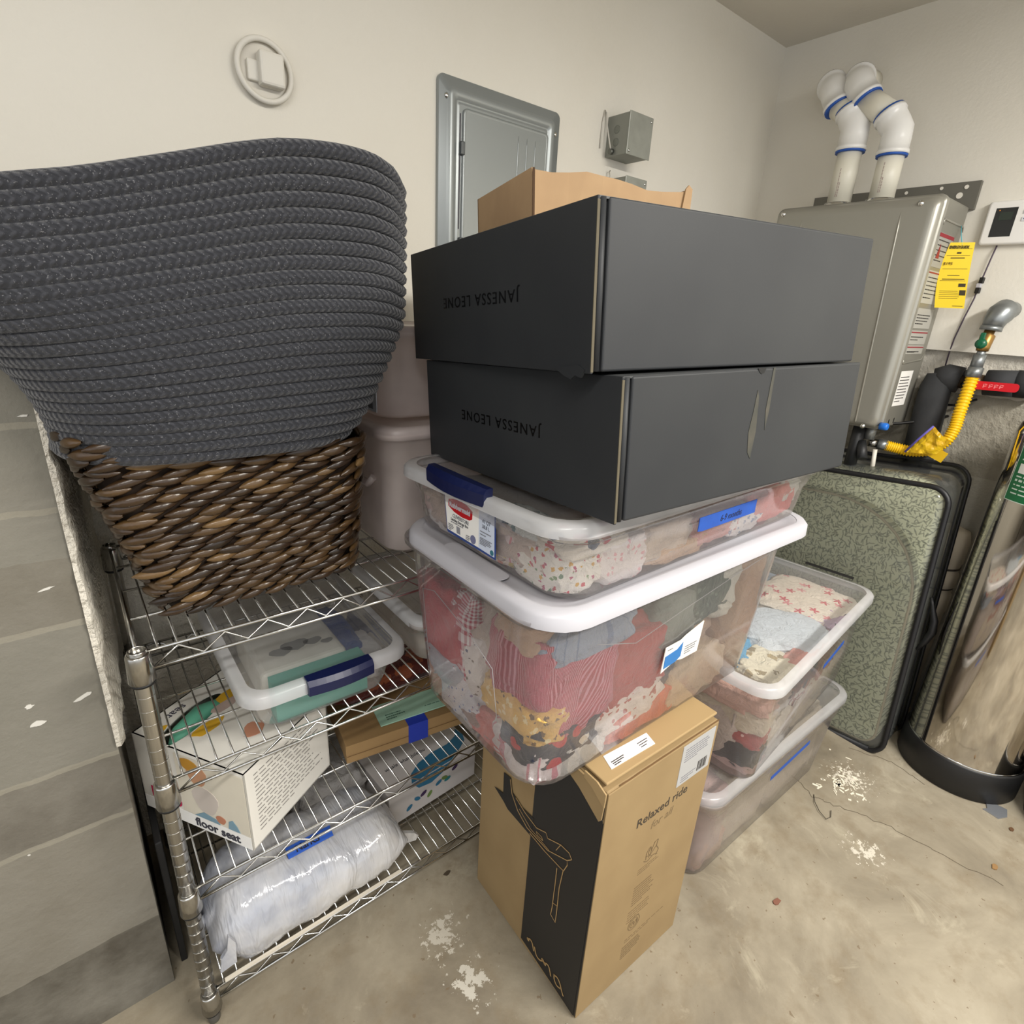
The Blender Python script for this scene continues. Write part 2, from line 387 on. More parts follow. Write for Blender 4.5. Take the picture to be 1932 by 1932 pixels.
def junction(name, label, x0, x1, z0, z1, depth, wire):
    t = thing(name, label, 'electrical box', (x0, 1.40, z0)); w, h = x1-x0, z1-z0; g = P('a9aca6', .42, .6, var='9ea19b', vs=25)
    ob('box', B((0, -depth+.003, 0), (w, 0, h)), P('8f918a', .5, .5), t, bevel=.002)
    ob('lid', B((-.002, -depth, -.002), (w+.002, -depth+.003, h+.002)), g, t, bevel=.001)
    for x, z in ((.007, .008), (w-.008, h-.010)):
        ob('screw', lathe(nb(), [(.004, 0), (.004, .0015), (.001, .003)], 12), CHROME, t, mat4=basis((x, -depth, z), (1, 0, 0), (0, 0, 1)))
    for z in (.035, .068):
        ob('knockout', lathe(nb(), [(.011, 0), (.011, .0008), (.009, .001)], 18), P('7f827b', .5, .6), t, mat4=basis((0, -depth*.45, z), (0, -1, 0), (0, 0, 1)))
    if wire:
        ob('cable', T([(-.006, -.03, .012), (-.012, -.028, .03), (-.012, -.01, .08), (-.014, -.004, .115), (-.020, -.003, .12), (-.026, -.003, .09), (-.028, -.003, .02)], .0022, 6), P('c9c5bb', .5), t)
        ob('cable_clamp', T([(0, -.03, .012), (-.012, -.03, .010)], .008, 10), P('6f716c', .4, .8), t)
junction('junction_box', 'square grey metal junction box with loose cable on the back wall', 1.445, 1.548, 1.845, 1.952, .09, True)
junction('outlet_box', 'low grey metal box just showing above the brown carton on the back wall', 1.478, 1.575, 1.69, 1.793, .07, False)
tag(ob('wall_hook', T([(1.462, 1.40, 1.785), (1.462, 1.39, 1.785), (1.461, 1.385, 1.797), (1.460, 1.388, 1.808), (1.466, 1.39, 1.812)], .002, 6), P('b9b4a8', .4, .3)), 'tiny pale wire hook on the wall behind the brown carton', 'hook')

# ------------------------------------------------------------------ water heater and pipework
def heater():
    X0, XB, Y0, Y1, Z0, Z1 = 2.08, 2.35, .65, 1.158, 1.075, 1.772
    t = thing('water_heater', 'silver grey tankless water heater on the right wall', 'water heater', (XB, Y1, Z0))
    t2 = lambda x, y, z: (x-XB, y-Y1, z-Z0)
    g = P('9c9a91', .34, .45, spec=.5); g2 = P('8e8c83', .42, .4)
    w, h = Y1-Y0, Z1-Z0
    m = basis(t2(X0, Y1, Z0), (0, -1, 0), (0, 0, 1))
    def rg(i, z, r): return [m @ Vector((x, y, z)) for x, y in rrect(i, i, w-i, h-i, r, 6)]
    c = ob('front_cover', loft(nb(), [rg(.0, -.045, .022), rg(.0, -.03, .022), rg(.001, -.026, .022), rg(.005, -.025, .022), rg(.006, -.018, .024), rg(.012, -.006, .026), rg(.022, -.001, .026), rg(.034, 0, .024)], capt=True), g, t)
    for xx, yt, yb in ((w-.105, h-.028, .02), (.105, h-.028, .02)):
        s = .03 if xx > w/2 else -.03
        ob('ridge', T([m @ Vector((xx, yt, -.002)), m @ Vector((xx+s*.1, yt-.06, .0)), m @ Vector((xx+s, yb, .0)), m @ Vector((xx+s, yb-.005, -.002))], [.001, .003, .003, .001], 6), g, c)
    for x, y in ((.032, h-.022), (w-.058, h-.026), (.04, .008), (w-.05, .008)):
        ob('screw', lathe(nb(), [(.0085, 0), (.0085, .002), (.006, .003), (.005, .006), (.001, .007)], 16), CHROME, c, mat4=m @ Matrix.Translation((x, y, -.001)))
    ob('body', B(t2(X0+.04, Y0+.008, Z0+.004), t2(XB-.004, Y1-.008, Z1-.004)), g2, t, bevel=.006)
    # pressed panel, stickers on the side that looks to -y
    ms = basis(t2(X0+.05, Y0+.008, Z0), (1, 0, 0), (0, 0, 1)); rng = random.Random(3)
    L = P('b5b3ad', .5); R_ = P('8e1a2a', .5)
    for pts in ([(.02, .62), (.02, .635), (.205, .635), (.21, .62)], [(.015, .225), (.02, .215), (.18, .225), (.2, .245)]):
        ob('pressed_rib', tube(nb(), [ms @ Vector((x, y, .001)) for x, y in pts], .003, 6), g, t)
    def sticker(a, b, c, d, name, fill, red=True, lines=8, header=False):
        o = ob(name, B(ms @ Vector((a, b, .0)), ms @ Vector((c, d, .0008))), fill, t)
        bm = nb(); mm = ms @ Matrix.Translation((0, 0, .0009))
        textlines(bm, mm, a+.006, d-.02, c-a-.012, lines, (d-b-.025)/lines, .0028, rng); ob('print', bm, INK, o)
        if red:
            bm = nb(); strip(bm, [(a, d-.006), (c, d-.006)], .010 if header else .004, mm); ob('red_bar', bm, R_, o)
        return o
    o = sticker(.02, .505, .155, .60, 'warning_sticker', P('9b9a95', .5), lines=5, header=True)
    bm = nb(); prism(bm, [(.035, .53), (.05, .57), (.063, .53)], 0, .001); ob('warning_triangle', bm, R_, o, mat4=ms @ Matrix.Translation((0, 0, .001)))
    sticker(.02, .40, .17, .495, 'instruction_sticker', P('adaca4', .5), lines=6)
    sticker(.02, .325, .17, .385, 'instruction_sticker', P('a9a79f', .5), red=False, lines=4)
    sticker(.02, .275, .17, .318, 'instruction_sticker', P('a9a79f', .5), lines=2)
    sticker(.02, .245, .17, .272, 'instruction_sticker', P('a9a79f', .5), lines=2)
    sticker(.035, .075, .145, .19, 'rating_plate', PAPER, red=False, lines=9)
    for x, z in ((.045, .012), (.09, .014)): ob('slot', B(ms @ Vector((x, z, -.001)), ms @ Vector((x+.006, z+.018, .001))), BLACK, t)
    br = ob('mounting_bracket', B(t2(XB-.003, Y0-.003, Z1-.01), t2(XB+.014, Y1, Z1+.07)), P('6d6b63', .55, .3), t)
    for y, z, rr in ((.032, .055, .006), (.045, .032, .009), (.10, .058, .005), (.085, .005, .005), (.20, .055, .005)):
        ob('bolt_hole', lathe(nb(), [(rr, 0), (rr, .001)], 14), P('e4dfd4', .6), br, mat4=basis(t2(XB-.004, Y0+y, Z1+z), (0, -1, 0), (0, 0, 1)))
    ob('drain_cap', lathe(nb(), [(.012, 0), (.012, .02), (.009, .024)], 14), P('1f6fd0', .4), t, mat4=basis(t2(2.10, .655, 1.09), (1, 0, 0), (0, 0, 1)))
    ob('water_fitting', T([t2(2.17, .70, 1.08), t2(2.17, .70, 1.03)], .017, 14), P('8a8c8a', .4, .7), t)
    ob('drain_fitting', T([t2(2.15, .73, 1.08), t2(2.15, .73, .93)], [.02, .02], 14), P('1c1d1f', .5), t)
    ob('drain_elbow', T([t2(2.15, .715, 1.02), t2(2.14, .70, .99), t2(2.13, .69, .965)], .016, 12), P('1c1d1f', .5), t)
    ob('white_tube', T([t2(2.16, .668, 1.0), t2(2.16, .66, .93)], .007, 10), P('d9d4c8', .5), t)
    ob('vent_ring', T([t2(2.2, 1.0, 1.765), t2(2.2, 1.0, 1.788)], .044, 24), CHROME, t)
    ob('vent_ring', T([t2(2.2, .868, 1.765), t2(2.2, .868, 1.788)], .044, 24), CHROME, t)
heater()
PVC = P('e0dccd', .4); PVC2 = P('ecebe8', .28, spec=.6); PRIMER = P('2257b0', .5)
def vent(label, pts, y, upper):
    t = thing('vent_pipe', label, 'pipe', (2.2, y, 1.788)); L = lambda p: (p[0]-2.2, p[1]-y, p[2]-1.788)
    pts = [Vector(L(p)) for p in pts]
    ob('lower_pipe', T([pts[0], pts[1]], .037, 24), PVC, t)
    d1 = (pts[2]-pts[1]).normalized(); d0 = Vector((0, 0, 1))
    def fitting(name, a, k, b, mat):
        c = ob(name, T([a, a+(k-a)*.18, a+(k-a)*.2, k-(k-a)*.35, k+(b-k)*.02, k+(b-k)*.35, b-(b-k)*.2, b-(b-k)*.18, b], [.0465, .0465, .043, .043, .043, .043, .043, .0465, .0465], 24), mat, t)
        for p, d in ((a, (k-a).normalized()), (b, (k-b).normalized())):
            ob('primer_band', T([p-d*.006, p+d*.004], .0445, 24), PRIMER, c)
        e = (k-a).normalized()
        return c
    k1 = pts[1]+Vector((0, 0, .055)); e1 = k1+d1*.062
    f1 = fitting('elbow', pts[1]-Vector((0, 0, .012)), k1, e1, PVC2)
    ob('upper_pipe', T([e1-d1*.01, pts[2]], .037, 24), PVC, t)
    dk = (pts[3]-pts[2]).normalized()
    f2 = fitting('wall_elbow', pts[2], pts[2]+d1*.06, pts[3]-dk*.0, PVC2)
    ob('wall_pipe', T([pts[3]-dk*.02, pts[4]], .037, 24), PVC, t)
    bm = nb(); textlines(bm, basis((-.0371, -.002, .015), (0, 0, 1), (0, 1, 0)), 0, .002, .09, 2, .005, .0016, random.Random(2)); ob('print', bm, P('a58f8c', .7), t)
vent('white vent pipe with blue glue bands nearest the room corner', [(2.2, 1.0, 1.788), (2.2, 1.0, 1.955), (2.21, 1.075, 2.085), (2.26, 1.14, 2.17), (2.368, 1.15, 2.185)], 1.0, 0)
vent('white vent pipe with blue glue bands and longer slanted section above heater', [(2.2, .868, 1.788), (2.2, .868, 1.925), (2.2, .985, 2.085), (2.26, 1.05, 2.17), (2.368, 1.06, 2.185)], .868, 1)
def thermostat():
    t = thing('water_heater_controller', 'white wall controller with dark screen beside the water heater', 'controller', (2.366, .608, 1.656))
    m = basis((0, 0, 0), (0, -1, 0), (0, 0, 1)); wh = P('e8e6e2', .4)
    def rg(i, z): return [m @ Vector((x, y, z)) for x, y in rrect(i, i, .21-i, .122-i, .008)]
    ob('case', loft(nb(), [rg(0, 0), rg(0, .017), rg(.002, .0205), rg(.006, .022)], capt=True), wh, t)
    s = ob('screen', B(m @ Vector((.022, .022, .021)), m @ Vector((.075, .102, .0225))), P('15181a', .15, spec=.8), t)
    ob('display', B(m @ Vector((.034, .068, .0222)), m @ Vector((.066, .09, .0229))), P('2c352e', .2), s)
    ob('indicator', B(m @ Vector((.03, .094, .0222)), m @ Vector((.033, .097, .0231))), P('e08a2a', .3), s)
    for x, y, s_ in ((.09, .082, .014), (.09, .062, .014), (.112, .07, .02), (.112, .03, .018), (.14, .07, .02), (.14, .03, .018)):
        k = ob('button', B(m @ Vector((x, y, .021)), m @ Vector((x+s_, y+s_*.9, .0245))), P('d9dbe0', .4), t, bevel=.002)
        ob('symbol', B(m @ Vector((x+s_*.35, y+s_*.35, .0244)), m @ Vector((x+s_*.65, y+s_*.6, .0249))), P('5a6478', .5), k)
thermostat()
tw = thing('controller_wire', 'thin dark twisted wire hanging from the wall controller', 'wire', (2.366, .56, 1.65))
def wp(L): return [(x-2.366, y-.56, z-1.65) for x, y, z in L]
ob('wire', T(wp([(2.36, .56, 1.655), (2.355, .563, 1.62), (2.355, .568, 1.57), (2.357, .572, 1.545), (2.357, .574, 1.50), (2.36, .585, 1.44), (2.36, .594, 1.373), (2.37, .598, 1.33), (2.385, .601, 1.27)]), .0022, 6), P('4b3f4e', .5), tw)
ob('connector', B(*wp([(2.345, .562, 1.545), (2.36, .574, 1.563)])), BLACK, tw, bevel=.002)
ob('connector', B(*wp([(2.345, .564, 1.515), (2.36, .577, 1.532)])), BLACK, tw, bevel=.002)
ob('splice_band', B(*wp([(2.345, .565, 1.532), (2.36, .578, 1.545)])), WHITE, tw, bevel=.002)
def energy_tag():
    t = thing('energy_tag', 'yellow paper energy tag hanging beside the water heater', 'tag', (2.25, .62, 1.466))
    Yl = P('f0cf2a', .6); bm = nb(); n = 14; rows = []
    def pt(u, v):   # u 0..1 across, v 0..1 up
        y = .026-(.052*u)-.016*(1-v)*0+(-.022*u)*(1-v); bow = .03*math.sin(v*PI*.8)
        return Vector((.004-bow*.4+.02*u, y+.012*math.sin(v*2.6)*(1-u)-.0*v, .19*v))
    for k in (0, 1):
        rows.append([[bm.verts.new(pt(i/6, j/n)+Vector((k*.0008, 0, 0))) for i in range(7)] for j in range(n+1)])
    for k, g in enumerate(rows):
        for j in range(n):
            for i in range(6):
                q = (g[j][i], g[j][i+1], g[j+1][i+1], g[j+1][i]); bm.faces.new(q if k else tuple(reversed(q))).smooth = True
    sheet = ob('sheet', bm, Yl, t)
    bm = nb(); rng = random.Random(5)
    def seg(u0, u1, v, h):
        for a in range(6):
            ua, ub = u0+(u1-u0)*a/6, u0+(u1-u0)*(a+1)/6
            q = [pt(ua, v), pt(ub, v), pt(ub, v+h), pt(ua, v+h)]
            bm.faces.new([bm.verts.new(p+Vector((-.0008, 0, 0))) for p in q])
    seg(.05, .95, .905, .004)
    for v in (.80, .60, .42): seg(.08, .92, v, .004)
    seg(.25, .75, .76, .012); seg(.3, .7, .5, .008); seg(.15, .88, .44, .012)
    for i in range(5): seg(.12, rng.uniform(.6, .8), .26-i*.028, .005)
    seg(.72, .95, .33, .05); seg(.78, .98, .2, .08); seg(.6, .95, .03, .008); seg(.42, .58, .83, .025)
    ob('print', bm, P('3a3016', .7), sheet)
    mm = basis(pt(.06, .93)+Vector((-.002, 0, 0)), pt(.95, .93)-pt(.06, .93), (0, 0, 1))
    text('print', 'ENERGYGUIDE', .0105, P('17130a', .7), sheet, mm, bold=.0003, sx=.70)
    mm = basis(pt(.06, .68)+Vector((-.002, 0, 0)), pt(.5, .68)-pt(.06, .68), (0, 0, 1))
    text('print', '$195', .012, P('5a4312', .7), sheet, mm)
    ob('cord', T([pt(.5, .97), Vector((.03, .02, .215)), Vector((.06, .035, .245))], .0013, 5), P('59b6c4', .4), t)
energy_tag()
def gas_line():
    G = P('8b8f90', .38, .75); t = thing('gas_line', 'yellow corrugated gas hose with brass valve below a grey wall elbow', 'gas line', (2.366, .48, 1.458))
    L = lambda *ps: [(x-2.366, y-.48, z-1.458) for x, y, z in ps]
    ob('elbow', T(L((2.367, .472, 1.468), (2.345, .475, 1.468), (2.325, .479, 1.466), (2.312, .484, 1.455), (2.305, .49, 1.435), (2.303, .493, 1.412)), [.025, .026, .034, .036, .031, .026], 18), G, t)
    ob('collar', T(L((2.303, .493, 1.418), (2.302, .494, 1.405)), .029, 18), G, t)
    v = ob('ball_valve', T(L((2.302, .494, 1.41), (2.30, .495, 1.395), (2.299, .495, 1.39), (2.297, .496, 1.36), (2.296, .496, 1.355), (2.295, .496, 1.343)), [.014, .014, .02, .018, .018, .016], 14), P('a07c45', .35, .8), t)
    h = ob('valve_handle', B(*L((2.270, .494, 1.362), (2.277, .508, 1.398))), P('0e5a3c', .4), t, bevel=.003)
    ob('handle_hub', lathe(nb(), [(.015, 0), (.015, .012), (.006, .016)], 16), P('0e5a3c', .35), h, mat4=basis(L((2.282, .50, 1.365))[0], (0, -1, 0), (0, 0, 1)))
    ob('nipple', T(L((2.295, .496, 1.345), (2.293, .496, 1.325)), .012, 12), G, t)
    ob('union_nut', T(L((2.293, .496, 1.332), (2.290, .496, 1.29)), .018, 6), G, t)
    ob('union_nut', T(L((2.289, .495, 1.293), (2.286, .495, 1.262)), .021, 8), G, t)
    cpts = L((2.286, .495, 1.265), (2.275, .494, 1.21), (2.262, .493, 1.15), (2.25, .49, 1.10), (2.238, .50, 1.055), (2.228, .53, 1.022), (2.22, .575, 1.008), (2.21, .62, 1.01), (2.2, .652, 1.014))
    V = [Vector(p) for p in cpts]; dense = []
    def cm(p0, p1, p2, p3, s): return .5*((2*p1)+(p2-p0)*s+(2*p0-5*p1+4*p2-p3)*s*s+(3*p1-p0-3*p2+p3)*s**3)
    for i in range(len(V)-1):
        a, b, c, d = V[max(i-1, 0)], V[i], V[i+1], V[min(i+2, len(V)-1)]
        for k in range(24): dense.append(cm(a, b, c, d, k/24))
    dense.append(V[-1])
    ob('corrugated_hose', T(dense, [.0165+(.0022 if (i//2) % 2 else -.0012) for i in range(len(dense))], 12), P('e8b80c', .4), t)
    ob('hose_nut', T(L((2.2, .648, 1.014), (2.19, .675, 1.016)), .018, 6), G, t)
    ob('hose_nut', T(L((2.19, .675, 1.016), (2.175, .70, 1.018)), .014, 8), CHROME2, t)
gas_line()
def hose_tag():
    t = thing('warning_tag', 'crumpled yellow warning tag wrapped round the gas hose', 'tag', (2.215, .53, .99))
    bm = nb(); poly = [(-.045, .008), (-.02, .105), (.0, .10), (.062, .055), (.048, .022), (.0, .0), (-.03, -.008)]
    def rough(p): return noise.noise(Vector((p[0]*60, p[1]*60, 2)))*.008
    n = 10
    g = []
    A, Bq, Cq, D = Vector((.05, .002)), Vector((-.045, .058)), Vector((-.005, .112)), Vector((.062, .03))
    A = Vector((.052, .008)); Bq = Vector((.03, .085)); Cq = Vector((-.052, .105)); D = Vector((-.035, .012))
    corners = [Vector((.055, .018)), Vector((-.03, .03)), Vector((-.055, .075)), Vector((.0, .115))]
    for k in (0, 1):
        gg = []
        for j in range(n+1):
            row = []
            for i in range(n+1):
                u, v = i/n, j/n
                p = corners[0]*(1-u)*(1-v)+corners[1]*u*(1-v)+corners[2]*u*v+corners[3]*(1-u)*v
                row.append(bm.verts.new((-.03+k*.003+rough(p)-.012*math.sin(u*PI), p.x, p.y)))
            gg.append(row)
        g.append(gg)
        for j in range(n):
            for i in range(n):
                q = (gg[j][i], gg[j][i+1], gg[j+1][i+1], gg[j+1][i]); bm.faces.new(q if k else tuple(reversed(q)))
    ob('tag_sheet', bm, P('e3bd14', .45, var='c89c10', vs=40), t)
    ob('back_sheet', B((-.005, -.04, .015), (-.002, .045, .05)), P('d8ae10', .5), t, mat4=Matrix.Rotation(.35, 4, 'X'))
    ob('purple_edge', tube(nb(), [(-.034, .0, .116), (-.034, .03, .067), (-.034, .056, .018)], .0035, 6), P('5d54a8', .5), t)
hose_tag()
def insulated():
    t = thing('insulated_water_pipe', 'black foam wrapped water pipe with red lever valve on the right wall', 'pipe', (2.338, .58, .0))
    L = lambda *ps: [(x-2.31, y-.58, z) for x, y, z in ps]; F_ = P('242527', .85, var='2d2e30', vs=20, bump=.2, bs=150)
    ob('foam_sleeve', T(L((2.33, .40, 1.252), (2.33, .37, 1.253), (2.33, .343, 1.254)), .042, 20), F_, t)
    ob('foam_sleeve', T(L((2.318, .47, 1.247), (2.32, .395, 1.252)), [.040, .041], 20), P('2c2d30', .8), t)
    ob('foam_sleeve', T(L((2.31, .535, 1.246), (2.305, .575, 1.25), (2.30, .605, 1.243)), [.042, .044, .034], 20), F_, t)
    ob('foam_sleeve', T(L((2.30, .60, 1.262), (2.298, .594, 1.22), (2.29, .588, 1.10), (2.285, .58, .98), (2.28, .575, .70)), [.03, .045, .047, .047, .045], 20), F_, t)
    ob('foam_end', T(L((2.31, .537, 1.262), (2.312, .524, 1.266)), .016, 9), BLACK, t)
    ob('valve_body', T(L((2.31, .54, 1.243), (2.312, .50, 1.245), (2.316, .46, 1.247)), [.022, .026, .022], 14), P('7d6a55', .45, .7), t)
    ob('valve_nut', lathe(nb(), [(.012, 0), (.012, .008), (.006, .010), (.005, .014)], 6), CHROME2, t, mat4=basis(L((2.285, .514, 1.236))[0], (0, -1, 0), (0, 0, 1)))
    m = basis(L((2.268, .50, 1.226))[0], (0, -1, .03), (0, .03, 1))
    bm = nb(); prism(bm, [(x, y) for x, y in rrect(0, 0, .125, .026, .010)], 0, .004)
    h = ob('lever', bm, P('c41824', .35), t, mat4=m)
    bm = nb(); mm = m @ Matrix.Translation((0, 0, .0042))
    for x in (.038, .053, .066, .079):
        strip(bm, [(x, .007), (x+.001, .019)], .003, mm); strip(bm, [(x+.001, .018), (x+.009, .017)], .0025, mm); strip(bm, [(x+.002, .011), (x+.008, .013)], .0025, mm)
    ob('lettering', bm, P('e8787c', .4), h)
    ob('cable', T(L((2.33, .56, 1.16), (2.30, .53, 1.165), (2.33, .48, 1.19)), .004, 6), BLACK, t)
insulated()
tag(ob('drain_cable', T([(2.2, .70, 1.08), (2.25, .64, 1.09), (2.3, .60, 1.10), (2.39, .55, 1.12)], .005, 6), BLACK), 'thin black cable running from under the water heater to the wall', 'cable')

# ------------------------------------------------------------------ chrome tanks
def tank(label, c, lab):
    t = thing('water_softener_tank', label, 'tank', (c[0], c[1], 0), group=None); r = .163
    ch = NT('jacket'); v = ch.coord('Object'); b = ch.bsdf(srgb('cfcac2'), .07, 1)
    chm = ch.done(b)
    ob('base', lathe(nb(), [(r-.004, 0), (r+.002, .004), (r+.002, .106), (r-.002, .113)], 64), P('141415', .5, bump=.1), t)
    ob('chrome_jacket', lathe(nb(), [(r-.004, .110), (r-.004, .113), (r-.004, .13), (r-.004, .5), (r-.004, .9), (r-.004, 1.12), (r-.004, 1.137), (r-.004, 1.14), (r-.012, 1.165), (r-.05, 1.185)], 96), chm, t)
    ob('base_rim', lathe(nb(), [(r-.003, .111), (r-.0015, .114), (r-.0035, .117)], 64, cap=False), CHROME, t)
    ob('top_cap', lathe(nb(), [(.11, 1.18), (.11, 1.20), (.09, 1.215), (.05, 1.222)], 32), P('161618', .5), t)
    if lab:
        def patch(name, a0, a1, z0, z1, dr, mat, par):
            bm = nb(); n = 16
            rows = [[bm.verts.new(((r+dr)*math.cos(math.radians(a0+(a1-a0)*i/n)), (r+dr)*math.sin(math.radians(a0+(a1-a0)*i/n)), z)) for i in range(n+1)] for z in (z0, z1)]
            for i in range(n): bm.faces.new((rows[0][i], rows[0][i+1], rows[1][i+1], rows[1][i])).smooth = True
            return ob(name, bm, mat, par)
        g = P('0d6b3e', .4); p = patch('label', 134, 215, .955, 1.125, -.0028, g, t)
        W = P('cfe0d4', .5)
        patch('label_border', 134, 134.8, .955, 1.125, -.0022, W, p); patch('label_border', 134, 215, .955, .957, -.0022, W, p)
        patch('white_patch', 139, 156, 1.035, 1.062, -.0022, P('e8eae6', .5), p)
        rng = random.Random(8)
        for k in range(12):
            z = 1.108-k*.012
            if 1.03 < z < 1.066: continue
            a = 139
            while a < 205:
                d = rng.uniform(2, 7); patch('print', a, min(a+d, 207), z, z+.0035 if k % 4 else z+.006, -.0022, W, p); a += d+1.5
                if rng.random() < .12: break
    return t
tank('chrome jacketed tank with black base and green label beside leaf print case', (2.17, .168), True)
tank('chrome jacketed tank at the right edge, black base cut off by the frame', (2.165, -.185), False)
def canister():
    t = thing('beige_canister', 'beige ribbed plastic canister behind the leaf print case', 'canister', (2.326, .425, 0))
    b = P('b9ae9c', .5); r = .062
    ob('body', lathe(nb(), [(r, 0), (r, .45), (r+.004, .46), (r+.004, .52), (r, .525), (r, .55), (r+.005, .555), (r+.005, .60), (r, .605), (r, .64), (r+.004, .645), (r+.004, .72), (r-.005, .755), (r-.03, .765)], 28), b, t)
    for z in (.545, .62, .655): ob('dark_band', lathe(nb(), [(r+.001, z), (r+.001, z+.008)], 28, cap=False), P('3c352e', .6), t)
canister()
tag(ob('foil_scrap', prism(nb(), [(-.03, -.02), (.0, -.035), (.035, -.028), (.03, .012), (.012, .02), (-.012, .012), (-.025, .02)], .0005, .004), P('9fa3aa', .3, .6)), 'crumpled silver foil scrap on the floor in front of the tanks', 'scrap').location = (2.045, .035, 0)

# ------------------------------------------------------------------ leaf print pads in a clear zip case
def leafmat():
    t = NT('leaf_print'); c = t.n('ShaderNodeTexCoord'); sp = t.n('ShaderNodeSeparateXYZ'); t.l(c.outputs['Object'], sp.inputs[0])
    cb = t.n('ShaderNodeCombineXYZ'); t.l(sp.outputs[1], cb.inputs[0]); t.l(sp.outputs[2], cb.inputs[1])
    base = srgb('d0cfb0'); col = base
    for i, (sc, off) in enumerate(((50, 0), (53, 3.3), (57, 7.7))):
        mp = t.n('ShaderNodeMapping'); mp.inputs['Scale'].default_value = (sc,)*3; mp.inputs['Location'].default_value = (off, off*.7, 0); t.l(cb.outputs[0], mp.inputs[0])
        vo = t.n('ShaderNodeTexVoronoi', voronoi_dimensions='2D'); vo.inputs['Scale'].default_value = 1; t.l(mp.outputs[0], vo.inputs['Vector'])
        su = t.n('ShaderNodeVectorMath', operation='SUBTRACT'); t.l(mp.outputs[0], su.inputs[0]); t.l(vo.outputs['Position'], su.inputs[1])
        sc_ = t.n('ShaderNodeSeparateColor'); t.l(vo.outputs['Color'], sc_.inputs[0])
        vr = t.n('ShaderNodeVectorRotate', rotation_type='Z_AXIS'); t.l(su.outputs[0], vr.inputs['Vector']); t.l(t.math('MULTIPLY', sc_.outputs[0], 6.28), vr.inputs['Angle'])
        ml = t.n('ShaderNodeVectorMath', operation='MULTIPLY'); t.l(vr.outputs[0], ml.inputs[0]); ml.inputs[1].default_value = (1.2, 5.2, 0)
        ln = t.n('ShaderNodeVectorMath', operation='LENGTH'); t.l(ml.outputs[0], ln.inputs[0])
        col = t.mix(t.math('MULTIPLY', t.math('LESS_THAN', ln.outputs['Value'], .6), .62), col, srgb(('686b58', '757763', '5e6152')[i]))
    b = t.bsdf(col, .85, 0, .15); t.bump(t.noise(c.outputs['Object'], 18, 3), .4, .01, b); return t.done(b)
LEAF = leafmat()
VINYL = clear('vinyl', 'f2f4f4', .10, .08, 1.3, 'dfe4e6')
def case():
    t = thingR('zip_case', 'clear vinyl zip case with black piping standing by the tanks', 'storage case', (1.99, .335, .004), -4.2, 5.0, 1.3)
    y0, y1, z0, z1, th = 0., .56, 0., .945, .205
    def ring(x, i=0, r=.055): return [(x, a, b) for a, b in rrect(y0+i, z0+i, y1-i, z1-i+.06*x/th, r, 6)]
    bm = loft(nb(), [ring(.0, .03, .03), ring(.0), ring(th*.5), ring(th), ring(th, .03, .03)], capb=True, capt=True); ob('vinyl_shell', bm, VINYL, t)
    ob('front_piping', tube(nb(), ring(0), .0085, 8, closed=True), P('0e0e12', .5), t)
    ob('back_piping', tube(nb(), ring(th), .006, 8, closed=True), P('0e0e12', .5), t)
    ob('side_band', B((.0, -.002, .06), (.016, .002, .86)), P('0e0e12', .6), t)
    ob('handle', T([(.09, -.004, .575), (.09, -.012, .55), (.09, -.028, .50), (.09, -.03, .46), (.09, -.018, .42), (.09, -.002, .385)], [.005, .006, .011, .012, .010, .005], 8), P('0c0c0f', .5), t)
    ob('bottom_binding', T([(0.004, .04, .006), (.004, .2, .003), (.004, .5, .003)], .010, 8), P('0e0e12', .6), t)
    # the two pads
    def pad(name, label, x0, x1, a0, a1, b0, b1, r, piped):
        q = thing(name, label, 'pad', t.location, t.rotation_euler)
        def rg(x, i): return [(x, a, b) for a, b in rad(a0+i, b0+i, a1-i, b1-i)]
        def rad(xa, ya, xb, yb):
            out = []
            for cx, cy, a, rr in ((xb-.05, yb-.05, 0, .05), (xa+r, yb-r, 90, r), (xa+.05, ya+.05, 180, .05), (xb-.05, ya+.05, 270, .05)):
                for k in range(9):
                    tt = math.radians(a+90*k/8); out.append((cx+rr*math.cos(tt), cy+rr*math.sin(tt)))
            return out
        bm = loft(nb(), [rg(x0+.012, .05), rg(x0+.003, .022), rg(x0+.010, .006), rg(x0+.022, 0), rg(x1-.012, 0), rg(x1-.003, .01), rg(x1, .03)], capb=True, capt=True)
        ob('cushion', bm, LEAF, q)
        if piped: ob('edge_piping', tube(nb(), rg(x0+.012, .004), .0045, 6, closed=True), P('b3a68a', .7), q)
    pad('padded_cushion', 'leaf print pad with rounded corner at the front of the vinyl case', .006, .085, .03, .548, .012, .865, .30, True)
    pad('padded_cushion', 'leaf print pad at the back of the vinyl case', .098, .192, .035, .548, .012, .965, .12, False)
case()

